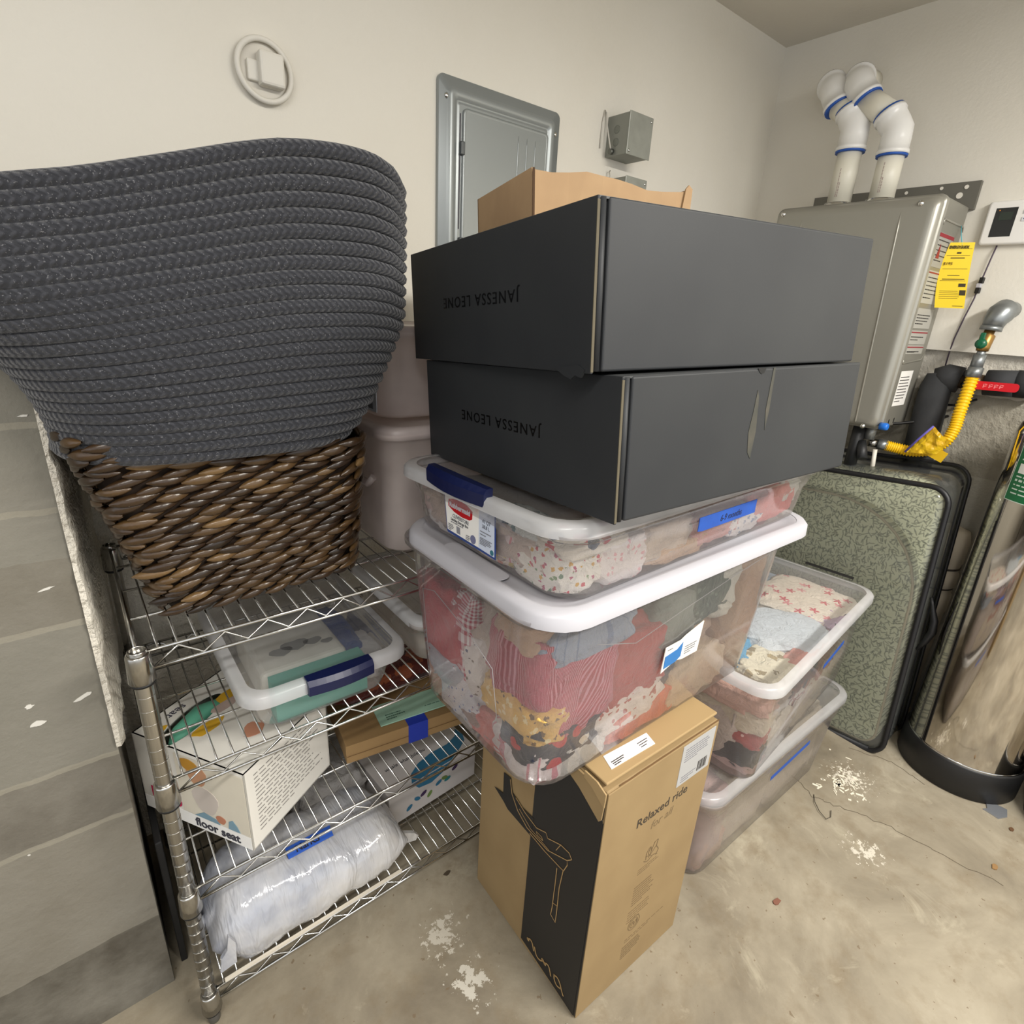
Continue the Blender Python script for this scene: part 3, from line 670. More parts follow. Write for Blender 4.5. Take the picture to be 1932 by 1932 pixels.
# ------------------------------------------------------------------ black hat boxes, brown carton, tall carton
def blackmat():
    t = NT('black_board'); v = t.coord()
    c = t.mix(t.ramp(t.noise(v, 4, 3), [(.4, (0, 0, 0)), (.7, (1, 1, 1))]), srgb('25272a'), srgb('2c2e30'))
    b = t.bsdf(c, .58, 0, .42); t.bump(t.noise(v, 300, 2), .05, .001, b); return t.done(b)
BLKB = blackmat(); EMB = P('08090a', .22, spec=.6); EDGE = P('57503f', .8)
def hatbox(label, loc, rz, w, d, h, tw, smear, torn):
    t = thingR('black_box', label, 'box', loc, -3.7, -1.4, rz); e = .004
    bm = nb(); box(bm, (.012, e, .0), (w, d-e, h-.003)); ob('body', bm, BLKB, t, bevel=.0025)
    # end flap on the left with its folded seam, lid board on top with a pale worn rim
    ob('end_flap', B((0, .0, -.002), (.0035, d, h)), BLKB, t, bevel=.001)
    ob('front_panel', B((.016, -.001, .0), (w, .006, h)), BLKB, t, bevel=.003, seg=3)
    ob('seam_fold', T([(.0085, .003, .001), (.0085, .002, h*.5), (.0085, .003, h-.001)], .0045, 8), BLKB, t)
    ob('raw_edge', B((-.0004, -.0006, .0), (.0032, .0004, h-.004)), EDGE, t)
    ob('lid_board', B((.003, .001, h-.0025), (w, d, h)), P('3a3c3d', .5), t)
    ob('lettering', B((0, 0, 0), (.001, .001, .001)), EMB, t).hide_render = True
    bpy.data.objects.remove(bpy.data.objects[[o.name for o in t.children if o.name.startswith('lettering')][0]])
    m = basis((-.0003, tw[0], tw[1]), (0, 1, 0), (0, 0, -1))
    text('lettering', 'JANESSA LEONE', .0235, EMB, t, m, ext=.0004, sx=tw[2], space=1.22)
    if smear:
        def sm(name, pts):
            bm = nb(); prism(bm, pts, -.0016, -.0011, 'y'); ob(name, bm, P('454239', .7, var='34352f', vs=30), t)
        sm('glue_mark', [(.300, h), (.305, h), (.303, .12), (.298, .09), (.294, .12), (.297, .15)])
        sm('glue_mark', [(.268, .15), (.273, .14), (.276, .09), (.270, .05), (.262, .06), (.258, .09), (.264, .12)])
        bm = nb(); prism(bm, [(.262, h+.0005), (.282, h+.0005), (.278, h-.006), (.272, h-.008), (.266, h-.005)], -.0017, -.001, 'y'); ob('thumb_notch', bm, P('060606', .7), t)
    if torn:
        ob('torn_corner', prism(nb(), [(.0, .0), (.012, .006), (.045, .002), (.06, .0), (.04, -.008), (.026, -.012), (.018, -.007), (.006, -.009)], -.002, .001, 'x'), BLKB, t, mat4=Matrix.Translation((0, .01, .002)))
    return t
hatbox('lower black lidded box on the clear bin, with brown smears on its front', (.511, .417, 1.142), -4.5, .556, .52, .18, (.156, .094, 1.16), True, False)
hatbox('upper black lidded box carrying the open brown carton', (.483, .457, 1.3235), -7.2, .552, .54, .184, (.158, .0935, 1.22), False, True)
def carton():
    t = thing('brown_carton', 'small brown cardboard carton on top of the black boxes', 'box'); w, d, h = .305, .235, .10
    m = Matrix.Translation((.483, .457, 1.3235)) @ Matrix.Rotation(math.radians(-7.2), 4, 'Z') @ Matrix.Rotation(math.radians(-3.7), 4, 'X') @ Matrix.Rotation(math.radians(-1.4), 4, 'Y') @ Matrix.Translation((.103, .285, .1855)) @ Matrix.Rotation(math.radians(-7), 4, 'Z')
    t.location = m.translation; t.rotation_euler = m.to_euler()
    K = P('aa8c68', .8, var='a08260', vs=12, bump=.12, bs=60)
    bm = nb(); n = 10                       # front wall with a rumpled top edge
    def wall(p, q, off, jag):
        r0 = []; r1 = []
        for k, o_ in ((0, 0), (1, off)):
            a = [bm.verts.new((p[0]+(q[0]-p[0])*i/n+o_[0] if o_ else p[0]+(q[0]-p[0])*i/n, p[1]+(q[1]-p[1])*i/n+(o_[1] if o_ else 0), 0)) for i in range(n+1)]
            b = [bm.verts.new((v.co.x, v.co.y+ (.003*math.sin(i*1.3) if jag else 0), h-jag*(.004*math.sin(i*.9+1)+.005*(i > 3)+.004*(i > 6)))) for i, v in enumerate(a)]
            (r0 if k == 0 else r1).extend((a, b))
        for i in range(n):
            bm.faces.new((r0[0][i], r0[0][i+1], r0[1][i+1], r0[1][i])); bm.faces.new((r1[0][i+1], r1[0][i], r1[1][i], r1[1][i+1]))
            bm.faces.new((r0[1][i], r0[1][i+1], r1[1][i+1], r1[1][i])); bm.faces.new((r0[0][i+1], r0[0][i], r1[0][i], r1[0][i+1]))
        for i in (0, n): bm.faces.new((r0[0][i], r0[1][i], r1[1][i], r1[0][i]))
    wall((.004, 0), (w, 0), (0, .004), 1); wall((0, .004), (0, d), (.004, 0), 0); wall((w, 0), (w, d), (-.004, 0), 1); wall((0, d), (w, d), (0, -.004), 0)
    box(bm, (0, 0, 0), (w, d, .004)); ob('body', bm, K, t)
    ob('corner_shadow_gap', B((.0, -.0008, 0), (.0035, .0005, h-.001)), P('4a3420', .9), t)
    ob('folded_tab', prism(nb(), [(w-.02, .05), (w-.001, .045), (w+.002, h-.004), (w-.006, h+.002), (w-.012, h-.004)], -.004, -.001, 'y'), K, t)
carton()
def tallcarton():
    t = thing('tall_carton', 'tall brown carton with black printed corner standing on the floor', 'box', (.607, .436, 0), (0, 0, math.radians(-1.3)))
    w, d, h = .328, .368, .632
    bm = nb(); box(bm, (0, 0, 0), (w, d, h-.012)); ob('body', bm, KRAFT, t, bevel=.003)
    # top flap raised a little over the front edge, corrugated edge showing
    ob('top_flap', B((.004, .007, h-.006), (w+.003, d, h)), P('a0875f', .75), t, bevel=.002)
    bm = nb(); rng = random.Random(2)
    pts = [(.03+i*(w-.03)/24, h-.012+rng.uniform(-.0006, .0006)) for i in range(25)]
    ob('corrugated_edge', strip(bm, pts, .0035, XZ((0, -.001, 0)) , .0006), P('6b4e2d', .9), t)
    ob('front_board', B((.001, -.0028, .001), (w-.001, 0, h-.015)), KRAFT, t, bevel=.001)
    mL = YZ((-.0012, 0, 0)); mx = lambda L: [(-a, b) for a, b in L]
    pn = ob('black_panel', prism(nb(), mx([(.178, .60), (.181, .017), (.003, .006), (.0, .556), (.048, .578), (.11, .60)]), 0, .0007), P('1d1b1a', .6), t, mat4=mL)
    ob('edge_print', B((-.0008, -.0012, .006), (.0, .004, .55)), P('1d1b1a', .6), t)
    fl = ob('torn_flap', prism(nb(), [(-.115, .605), (-.06, .585), (-.006, .553), (-.001, .56), (.0005, .592), (-.006, .597), (-.008, .604), (-.016, .603), (-.022, .611), (-.03, .614), (-.04, .62), (-.12, .62)], 0, .004), KRAFT, t, mat4=YZ((-.002, 0, 0)))
    ob('torn_hole', prism(nb(), [(-.004, .56), (.0012, .56), (.0012, .605), (-.006, .60)], 0, .0006), P('0c0a09', .9), t, mat4=YZ((-.0022, 0, 0)))
    ob('corner_fold', prism(nb(), [(-.05, .618), (-.03, .612), (-.016, .603), (.002, .592), (.003, .622), (-.02, .632), (-.05, .632)], 0, .003), P('a0875f', .75), t, mat4=YZ((-.0045, 0, 0)))
    gold = P('a98a5c', .6); m2 = YZ((-.002, 0, 0)); bk = P('1b1918', .65)
    ob('drawing_fill', prism(nb(), mx([(.312, .362), (.275, .35), (.26, .342), (.178, .343), (.173, .397), (.214, .391), (.248, .402), (.256, .435), (.281, .43), (.279, .372)]), 0, .0006), bk, t, mat4=m2)
    m3 = YZ((-.0027, 0, 0))
    LN = [([(.181, .348), (.134, .347), (.088, .351), (.075, .353), (.067, .377), (.069, .388), (.124, .358), (.191, .354), (.225, .37), (.248, .397), (.257, .431)], .0018),
          ([(.069, .388), (.058, .402), (.066, .411), (.09, .408), (.127, .388), (.134, .397), (.162, .382), (.201, .387), (.234, .399)], .0018), ([(.09, .408), (.101, .382)], .0014),
          ([(.12, .362), (.18, .362), (.22, .38)], .001), ([(.14, .368), (.158, .366), (.162, .372), (.145, .374), (.14, .368)], .001),
          ([(.093, .341), (.093, .296), (.094, .224), (.096, .202), (.081, .196), (.080, .221), (.081, .298), (.076, .351)], .0018), ([(.082, .245), (.093, .24)], .0012)]
    bm = nb()
    for L_, wd in LN: strip(bm, mx(L_), wd, m3)
    ob('line_drawing', bm, gold, t)
    # flowing four letter logo
    def cur(L_, n=5):
        L_ = [Vector(p) for p in L_]; o = []
        for i in range(len(L_)-1):
            a, b, c, e = L_[max(i-1, 0)], L_[i], L_[i+1], L_[min(i+2, len(L_)-1)]
            for k in range(n):
                s = k/n; o.append(.5*((2*b)+(c-a)*s+(2*a-5*b+4*c-e)*s*s+(3*b-a-3*c+e)*s**3))
        return o+[L_[-1]]
    bm = nb()
    for L_ in ([(.157, .046), (.149, .054), (.141, .050), (.134, .034)], [(.133, .050), (.127, .035), (.118, .031), (.108, .037), (.103, .047)],
               [(.098, .041), (.091, .050), (.083, .049), (.075, .031)], [(.066, .050), (.064, .036), (.055, .029), (.045, .034)], [(.067, .047), (.057, .053), (.048, .048), (.041, .035), (.034, .024)]):
        strip(bm, cur(mx(L_)), .0032, m3)
    for c in ((-.1555, .0455), (-.104, .0445), (-.0965, .0425)): lathe(bm, [(.0042, 0), (.0042, .0005)], 14)
    ob('logo', bm, gold, t)
    lo = [o for o in t.children if o.name.startswith('logo')][0]
    vs = [v for v in lo.data.vertices]; k = len(vs)-3*28
    for i, c in enumerate(((-.1555, .0455), (-.104, .0445), (-.0965, .0425))):
        for v in vs[k+i*28:k+(i+1)*28]: v.co = m3 @ Vector((c[0]+v.co.x, c[1]+v.co.y, v.co.z))
    text('small_print', 'and', .016, bk, t, YZ((-.0066, .105, .612)))
    # front face print
    F = XZ((0, -.0029, 0)); ink = P('3a3126', .8); ink2 = P('6d5a3f', .85); rng = random.Random(11)
    text('print', 'Relaxed ride', .0305, ink, t, F @ Matrix.Translation((.098, .482, 0)), ext=.0002, sx=1.02, bold=.0004)
    text('print', 'for all', .029, ink2, t, F @ Matrix.Translation((.147, .447, 0)), ext=.0002, shear=.2)
    lb = ob('shipping_label', B((.211, -.0036, .508), (.318, -.0028, .611)), P('a9a9a9', .6), t)
    bm = nb(); mm = XZ((0, -.0037, 0)); textlines(bm, mm, .222, .598, .085, 6, .006, .0016, rng); textlines(bm, mm, .222, .528, .05, 3, .006, .0014, rng); ob('print', bm, GREYINK, lb)
    bm = nb(); x = .275
    while x < .305:
        wd = rng.choice((.0012, .0022, .0034)); box(bm, (x, -.0038, .516), (x+wd, -.0036, .542)); x += wd+rng.choice((.001, .0018))
    ob('barcode', bm, INK, lb)
    bm = nb()
    for L_, wd in (([(.146, .352), (.158, .344), (.175, .350), (.190, .343)], .0018), ([(.152, .352), (.152, .372), (.162, .382), (.166, .366), (.160, .352)], .0016), ([(.166, .366), (.174, .388)], .0018), ([(.172, .386), (.184, .388), (.182, .372), (.191, .356), (.184, .344)], .0018), ([(.15, .362), (.165, .358), (.18, .372)], .0013), ([(.162, .38), (.158, .365), (.17, .352)], .0013)): strip(bm, cur(L_), wd, F)
    ob('seat_icon', bm, ink2, t)
    bm = nb(); textlines(bm, F, .132, .335, .075, 3, .006, .0012, rng); textlines(bm, F, .130, .285, .07, 8, .0075, .0018, rng); textlines(bm, F, .125, .215, .08, 5, .008, .0014, rng); textlines(bm, F, .13, .125, .16, 2, .007, .0012, rng); textlines(bm, F, .125, .104, .07, 6, .007, .0022, rng)
    ob('small_print', bm, ink2, t)
    bm = nb()
    for rx, ry in ((.018, .02), (.012, .014)): strip(bm, [(.152+rx*math.cos(a), .165+ry*math.sin(a)) for a in [2*PI*k/20 for k in range(21)]], .0012, F)
    strip(bm, cur([(.144, .16), (.15, .172), (.152, .158), (.16, .17), (.162, .158)]), .0012, F); ob('round_icon', bm, ink2, t)
    tl = ob('paper_label', prism(nb(), [(.044, .055), (.034, .025), (.150, .022), (.158, .05)], h, h+.0012), P('e6e4e4', .5), t)
    bm = nb(); m5 = Matrix.Translation((0, 0, h+.0014)); textlines(bm, m5, .045, .036, .035, 3, .004, .0018, rng); textlines(bm, m5, .12, .04, .03, 3, .005, .0014, rng); ob('print', bm, INK, tl)
tallcarton()

# ------------------------------------------------------------------ plastic totes
PLA = clear('tote_plastic', 'fcfafa', .15, .10, .75, 'f6f2f2'); PLB = clear('tote_plastic_milky', 'f9f7f7', .34, .14, .7, 'e9e2de'); PLC = clear('tote_lid_clear', 'fafbfc', .14, .12, .8, 'f4f4f6')
RIM = clear('tote_rim', 'fafafc', .62, .25, .8, 'f3f3f5'); PINKP = clear('tote_pinkish', 'f2ebea', .75, .3, .5, 'ddd2cf')
def tote(name, label, loc, yaw, w, d, h, tx, ty, r, mat, lid, lidmat, group=None, step=.75, rimmat=None, recess=.006):
    t = thing(name, label, 'storage bin', loc, (0, 0, math.radians(yaw)), group)
    def ring(f, g, z, dr=0): return [(a, b, z) for a, b in rrect(-tx*f-g, -ty*f-g, w+tx*f+g, d+ty*f+g, r+dr, 6)]
    rs = [ring(0, -.02, .0), ring(0, -.006, .0015, .0), ring(0, 0, .008)]
    zs = h*step
    rs += [ring(.5*step, 0, zs*.5), ring(step, 0, zs), ring(step, .004, zs+.006), ring(1, .004, h-.012), ring(1, .010, h-.010), ring(1, .010, h)]
    ob('body', loft(nb(), rs, capb=True), mat, t)
    if lid:
        x0, y0, x1, y1, z0, th = lid; lr = r+.012
        def lr_(i, z): return [(a, b, z) for a, b in rrect(x0+i, y0+i, x1-i, y1-i, max(lr-i*.6, .01), 6)]
        L_ = ob('lid', loft(nb(), [lr_(.006, z0), lr_(.0, z0+.001), lr_(.001, z0+th*.7), lr_(.006, z0+th), lr_(.024, z0+th), lr_(.032, z0+th-recess), lr_(.05, z0+th-recess)], capt=True), lidmat, t)
        rm = rimmat or RIM
        ob('lid_rim', loft(nb(), [lr_(-.0008, z0), lr_(.0, z0+th*.75), lr_(.0055, z0+th+.0008), lr_(.02, z0+th+.0008)]), rm, L_)
    return t
t1 = tote('storage_tote', 'large clear tote with white lid stuffed with clothes on the tall carton', (.480, .488, .636), -.3, .660, .375, .345, .030, .018, .065, PLA, (-.036, -.044, .745, .40, .338, .025), WHITE, rimmat=WHITE, step=.93)
def tote_extras1():
    ob('lid_recess_line', prism(nb(), rrect(-.018, .10, .012, .26, .012), .3622, .3632), P('b8b7bd', .5), t1)
    bm = nb(); m = XZ((.0, -.0105, 0)); pts = [(.286, .195), (.282, .142), (.322, .155), (.345, .150), (.392, .150), (.398, .215), (.345, .202), (.33, .196)]
    lb = ob('price_label', prism(nb(), pts, 0, .0015), P('dedbd3', .6), t1, mat4=m @ Matrix.Translation((0, 0, .003)))
    ob('blue_panel', prism(nb(), [(.287, .150), (.322, .153), (.336, .160), (.338, .190), (.322, .180), (.287, .176)], 0, .0004), P('2f6fae', .5), lb, mat4=m @ Matrix.Translation((0, 0, .0048)))
    rng = random.Random(6); bm = nb(); textlines(bm, m @ Matrix.Translation((0, 0, .0049)), .347, .176, .04, 4, .005, .0016, rng); textlines(bm, m @ Matrix.Translation((0, 0, .0049)), .292, .188, .03, 1, .005, .0016, rng)
    ob('print', bm, GREYINK, lb)
    # embossed contour lines in the plastic, as on the photographed wall
    bm = nb()
    tube(bm, [(.10, -.012, .27), (.2, -.010, .235), (.33, -.011, .26), (.5, -.013, .29), (.64, -.014, .31)], .0007, 5)
    ob('moulded_line', bm, RIM, t1)
    bm = nb(); tube(bm, [(-.008, .32, .10), (-.018, .325, .25), (-.020, .28, .265), (-.020, .16, .235), (-.018, .10, .205), (-.01, .09, .1)], .0007, 5); ob('moulded_line', bm, RIM, t1)
tote_extras1()
t2 = tote('latching_bin', 'shallow clear latching bin with navy handle between white lidded tote and black boxes', (.492, .468, .9995), 1.2, .725, .415, .112, .014, .010, .055, PLA, (-.030, -.022, .750, .442, .107, .020), PLC, step=.62)
[o for o in t2.children if o.name.startswith('lid')][0].rotation_euler = (math.radians(-1.8), 0, 0)
def tote_extras2():
    bm = nb(); n = 10; rings = []
    for i in range(n+1):
        y = .318-.162*i/n; bow = .010*math.sin(PI*i/n)
        rings.append([(-.022-bow, y, .106), (-.030-bow, y, .108), (-.031-bow, y, .128), (-.026-bow, y, .136+.004*math.sin(PI*i/n)), (-.014, y, .136), (-.014, y, .106)])
    ob('latch_handle', loft(nb(), rings, True, True, smooth=False), NAVY, t2)
    m = YZ((-.0115, 0, 0)); rng = random.Random(7); Q = lambda a, b, c, d, z0, z1: [(-a, b), (-c, b), (-c, d), (-a, d)]
    def card(name, poly, z0, z1, mat, par): return ob(name, prism(nb(), poly, z0, z1), mat, par, mat4=m)
    lb = card('product_label', [(-.291, .093), (-.279, .026), (-.276, .024), (-.144, .022), (-.149, .094)], 0, .001, P('27407e', .5), t2)
    card('label_face', [(-.2885, .093), (-.277, .029), (-.188, .027), (-.190, .093)], .001, .0014, P('e9e7e2', .5), lb)
    card('label_face', [(-.190, .093), (-.188, .027), (-.147, .0255), (-.151, .094)], .001, .0014, P('c6cede', .5), lb)
    ov = [(-.2755, .084), (-.2755, .072), (-.258, .066), (-.236, .0635), (-.214, .065), (-.207, .069), (-.207, .082), (-.222, .088), (-.24, .090), (-.262, .088)]
    o = card('logo_badge', ov, .0014, .0018, P('b3111d', .4), lb)
    M2 = m @ Matrix.Translation((0, 0, .002))
    text('print', 'Rubbermaid', .0125, WHITE, o, M2 @ Matrix.Translation((-.2725, .0765, 0)), ext=.0002, sx=.98, bold=.0005)
    text('print', 'CLEVERSTORE', .0088, P('5d6268', .6), lb, M2 @ Matrix.Translation((-.262, .0585, 0)), ext=.0002, sx=.82)
    text('print', 'Latching Storage Box', .0068, P('4a4d52', .6), lb, M2 @ Matrix.Translation((-.267, .0515, 0)), ext=.0002, sx=.86)
    text('print', '41 QT', .0088, P('6a6f78', .6), lb, M2 @ Matrix.Translation((-.180, .076, 0)), ext=.0002, sx=.9)
    text('print', '38.8 L', .0088, P('6a6f78', .6), lb, M2 @ Matrix.Translation((-.180, .067, 0)), ext=.0002, sx=.9)
    bm = nb(); textlines(bm, M2, -.266, .0465, .07, 1, .003, .0013, rng); textlines(bm, M2, -.274, .041, .018, 4, .003, .001, rng); textlines(bm, M2, -.222, .037, .012, 4, .003, .001, rng); textlines(bm, M2, -.184, .058, .03, 2, .005, .0012, rng); textlines(bm, M2, -.184, .047, .033, 5, .0026, .001, rng)
    ob('small_print', bm, GREYINK, lb)
    card('stamp', [(-.251, .043), (-.2495, .031), (-.239, .031), (-.2405, .043)], .0014, .0017, P('85868c', .6), lb)
    ob('round_stamp', lathe(nb(), [(.0075, 0), (.0075, .0004)], 20), P('6d6f8e', .6), lb, mat4=m @ Matrix.Translation((-.203, .0355, .0014)))
    ob('round_stamp', lathe(nb(), [(.0045, 0), (.0045, .0004)], 20), P('2f6a78', .6), lb, mat4=m @ Matrix.Translation((-.153, .031, .0014)))
    F = XZ((0, -.0105, 0))
    tp = ob('blue_tape', prism(nb(), [(.286, .084), (.286, .060), (.300, .058), (.474, .058), (.474, .084)], 0, .0012), TAPE, t2, mat4=F @ Matrix.Translation((0, 0, .003)))
    text('handwriting', '6-9 months', .017, P('12152a', .7), tp, F @ Matrix.Translation((.352, .0695, .0044)), ext=.0002, shear=.15, sx=.9)
    ob('moulded_step', loft(nb(), [[(-.0125, .30-i*.27, .05+.028*0) for i in (0, 1)]+[(-.0125, .02, .036), (-.0125, .30, .036)]]), RIM, t2) if 0 else None
tote_extras2()
r2 = tote('storage_tote', 'lower clear tote standing on the floor right of the tall carton', (1.062, .462, .001), -.8, .695, .40, .285, .02, .018, .05, PLB, (-.032, -.026, .752, .44, .277, .024), PLC, step=.8, rimmat=clear('tote_rim_thin', 'fafafc', .38, .25, .8, 'f3f3f5'))
ob('blue_tape', prism(nb(), [(.285, .197), (.285, .210), (.505, .222), (.505, .209)], 0, .0012), TAPE, r2, mat4=XZ((0, -.0185, 0)))
ob('grip_handle', T([(-.018, .06, .215), (-.034, .065, .205), (-.045, .10, .198), (-.047, .16, .198), (-.036, .21, .205), (-.018, .215, .215)], .010, 8), RIM, r2)
r1 = tote('storage_tote', 'upper clear tote with see-through lid full of baby clothes right of the stack', (1.155, .428, .302), 5.2, .72, .345, .30, .022, .014, .05, PLA, (-.040, -.028, .765, .38, .285, .024), PLC, step=.86)
ob('blue_tape', prism(nb(), [(.37, .190), (.37, .203), (.53, .216), (.53, .203)], 0, .0012), TAPE, r1, mat4=XZ((0, -.0165, 0)))
ob('black_latch', B((.760, .05, .318), (.768, .20, .324)), P('141414', .5), r1)

# ------------------------------------------------------------------ clothes
def garment(label, loc, half, mat, seed, yaw=0, ex=.5, fold=.22, name='folded_garment', rx=0, nu=60, nv=34, clip=None, grow=1.):
    bm = nb(); uvl = bm.loops.layers.uv.new('UVMap'); rng = random.Random(seed); so = rng.uniform(0, 50); R = []
    half = Vector(half)*grow; dirn = rng.uniform(-1, 1)
    W = Matrix.Translation(loc) @ Matrix.Rotation(math.radians(yaw), 4, 'Z') @ Matrix.Rotation(rx, 4, 'X'); Wi = W.inverted()
    def sg(v, e): return math.copysign(abs(v)**e, v)
    def pt(i, j):
        a = 2*PI*i/nu; b = -PI/2+PI*j/nv
        p = Vector((sg(math.cos(b), ex)*sg(math.cos(a), ex), sg(math.cos(b), ex)*sg(math.sin(a), ex), sg(math.sin(b), ex)))
        n1 = noise.noise(Vector((p.x*1.5+so, p.y*1.5, p.z*2.2))); n2 = noise.noise(Vector((p.x*3.5+so, p.y*3.5+9, p.z*6)))
        ph = (p.x+p.y)*1.6*dirn+p.z*2.6+n1*2.2+so
        ridge = 1-2*abs((ph*.62) % 1-.5)*2          # sharp creases
        n3 = noise.noise(Vector((p.x*half[0]*55+so, p.y*half[1]*55, p.z*half[2]*75+3*n1)))
        w3 = 1-2*abs(noise.noise(Vector((p.x*half[0]*24, p.y*half[1]*24+so, p.z*half[2]*30))))
        k = 1+fold*(.5*n1+.3*n2+.16*ridge)+(.10*w3+.05*n3)*min(1, fold*5)
        q = Vector((p.x*half[0]*k, p.y*half[1]*k, p.z*half[2]*k))
        if clip:
            t, w, d, h, tx, ty, top = clip; ti = t.matrix_basis.inverted(); L = ti @ (W @ q); g = .003+.0035*(ridge+1)*.5+.003*n2+.006*(1-w3)+.002*n3
            f = min(max(L.z/h, 0), 1); L.z = min(max(L.z, .004), top)
            x0, x1, y0, y1 = -tx*f+g, w+tx*f-g, -ty*f+g, d+ty*f-g
            L.x = min(max(L.x, x0), x1); L.y = min(max(L.y, y0), y1); r = .052
            for cx, sx in ((x0+r, -1), (x1-r, 1)):
                for cy, sy in ((y0+r, -1), (y1-r, 1)):
                    dx, dy = L.x-cx, L.y-cy
                    if dx*sx > 0 and dy*sy > 0:
                        m_ = math.hypot(dx, dy)
                        if m_ > r: L.x, L.y = cx+dx/m_*r, cy+dy/m_*r
            q = Wi @ (t.matrix_basis @ L)
        return q
    bot = bm.verts.new(pt(0, 0)); top_ = bm.verts.new(pt(0, nv))
    for j in range(1, nv): R.append([bm.verts.new(pt(i, j)) for i in range(nu)])
    pu = 2*PI*(half[0]+half[1])/2/nu; pv = PI*half[2]*1.2/nv
    for j, (a, b) in enumerate(zip(R, R[1:])):
        for i in range(nu):
            fc = bm.faces.new((a[i], a[(i+1) % nu], b[(i+1) % nu], b[i])); fc.smooth = True
            for lp, (x, y) in zip(fc.loops, ((i, j), (i+1, j), (i+1, j+1), (i, j+1))): lp[uvl].uv = (x*pu+so*.01, y*pv)
    for i in range(nu):
        bm.faces.new((bot, R[0][(i+1) % nu], R[0][i])); bm.faces.new((top_, R[-1][i], R[-1][(i+1) % nu]))
    o = ob(name, bm, mat, None); o.matrix_basis = W
    return tag(o, label, 'clothing')
S_ = lambda c, c2, n, **k: pattern('stripe', c, [c2], n, **k)
Gg = lambda c, c2, n: pattern('gingham', c, [c2], n)
D_ = lambda c, cs, n, thr=.3: pattern('dots', c, cs, n, thr=thr)
Fl = lambda c, cs, n, thr=.33: pattern('floral', c, cs, n, thr=thr)
Pl = lambda c: pattern('dots', c, [c], 40)
N = 'in the white lidded tote'
G1 = [  # label, centre, half size, material, yaw
 ('coral red plain dress under the left end of the white lid', (.540, .800, .805), (.045, .075, .070), Pl('b5434b'), 0),
 ('red and white gingham cloth beside the coral red dress', (.535, .735, .80), (.035, .036, .075), Gg('e9e2e2', 'b02a48', 75), 0),
 ('pale grey blue shirt below the coral red dress', (.535, .80, .715), (.040, .075, .036), Pl('b9bdc6'), 0),
 ('tan peach garment at the far left end of the white lidded tote', (.545, .825, .635), (.045, .035, .080), Pl('c69e8c'), 0),
 ('white cloth sprinkled with blue specks at the left end of the white lidded tote', (.530, .735, .640), (.032, .060, .095), Fl('dedde2', ['6f83b8', '9a8fae', 'c9b0b8'], 95, .25), 0),
 ('cream knitted garment above the blue speckled white cloth', (.535, .79, .668), (.03, .04, .030), Pl('d8d0bd'), 0),
 ('bright coral orange garment along the bottom left of the white lidded tote', (.560, .745, .660), (.05, .12, .020), Pl('e0705c'), 0),
 ('coral pink garment low at the left corner of the white lidded tote', (.545, .63, .665), (.045, .065, .026), Pl('d9807a'), 0),
 ('white print cloth with thin navy sprigs near the white lidded tote corner', (.530, .695, .765), (.030, .024, .050), Fl('dcd6d2', ['39406e', '6b5a4c'], 70, .24), 0),
 ('tan cloth under the front corner of the white lid', (.535, .565, .915), (.045, .045, .030), Pl('b99b83'), 0),
 ('grey blue denim garment under the front of the white lid', (.60, .54, .905), (.085, .042, .028), S_('8d99aa', '6f7f99', 46, thr=.68), 0),
 ('red pinstriped garment bunched at the front corner of the white lidded tote', (.520, .565, .850), (.035, .055, .062), S_('9b2b3e', 'c4808c', 330, thr=.4), 0),
 ('red pinstriped skirt hanging over the front of the white lidded tote', (.592, .535, .815), (.062, .038, .083), S_('a2283c', 'c98896', 300, rot=(0, 0, .3), thr=.4), 0),
 ('yellow printed garment below the red pinstripes', (.515, .56, .765), (.032, .065, .032), Fl('d8b060', ['6c5130', 'e8d8a8'], 60, .3), 0),
 ('navy cloth with red dots and small white flowers', (.560, .540, .716), (.070, .042, .034), D_('1d2236', ['c02a30', 'c02a30', '1d2236', 'd8cdb8'], 26, .40), 0),
 ('plain brick red garment at the front of the white lidded tote', (.725, .536, .795), (.075, .040, .068), Pl('a83f3a'), 0),
 ('white cloth with small cherries below the brick red garment', (.715, .535, .712), (.085, .040, .036), D_('dbd3cb', ['a84842', 'b4655c'], 52, .26), 0),
 ('navy garment tucked behind the cherry print', (.80, .548, .722), (.050, .040, .030), Pl('2a3042'), 0),
 ('orange ribbed garment low at the front of the white lidded tote', (.765, .535, .672), (.085, .040, .033), S_('d4684c', 'c65c44', 60), 0),
 ('pale grey striped cloth at the bottom front corner', (.600, .535, .668), (.050, .036, .030), S_('bfbfbb', 'dcdad4', 30), 0),
 ('white cloth with pink trim at the bottom front corner', (.525, .56, .675), (.030, .055, .034), S_('e4dcdc', 'cf8f9a', 34, thr=.6), 0),
 ('sage green cloth behind the paper price label', (.832, .54, .845), (.060, .040, .062), Pl('7c857b'), 0),
 ('dark green lace edged garment high in the white lidded tote', (.925, .545, .880), (.075, .042, .055), Fl('4c5a4e', ['6f7b6e', '39463c'], 60, .3), 0),
 ('white ruffled garment high at the right of the white lidded tote', (1.015, .545, .872), (.050, .040, .060), Pl('c9c7bb'), 0),
 ('cream garment low at the right of the white lidded tote', (.935, .54, .690), (.090, .045, .045), Pl('c9b296'), 0),
 ('tan folded blanket at the right end of the white lidded tote', (1.075, .58, .800), (.052, .075, .140), Pl('a88a70'), 0),
 ('tan brown garment behind the cream one', (.93, .60, .765), (.10, .06, .045), Pl('b59a84'), 0)]
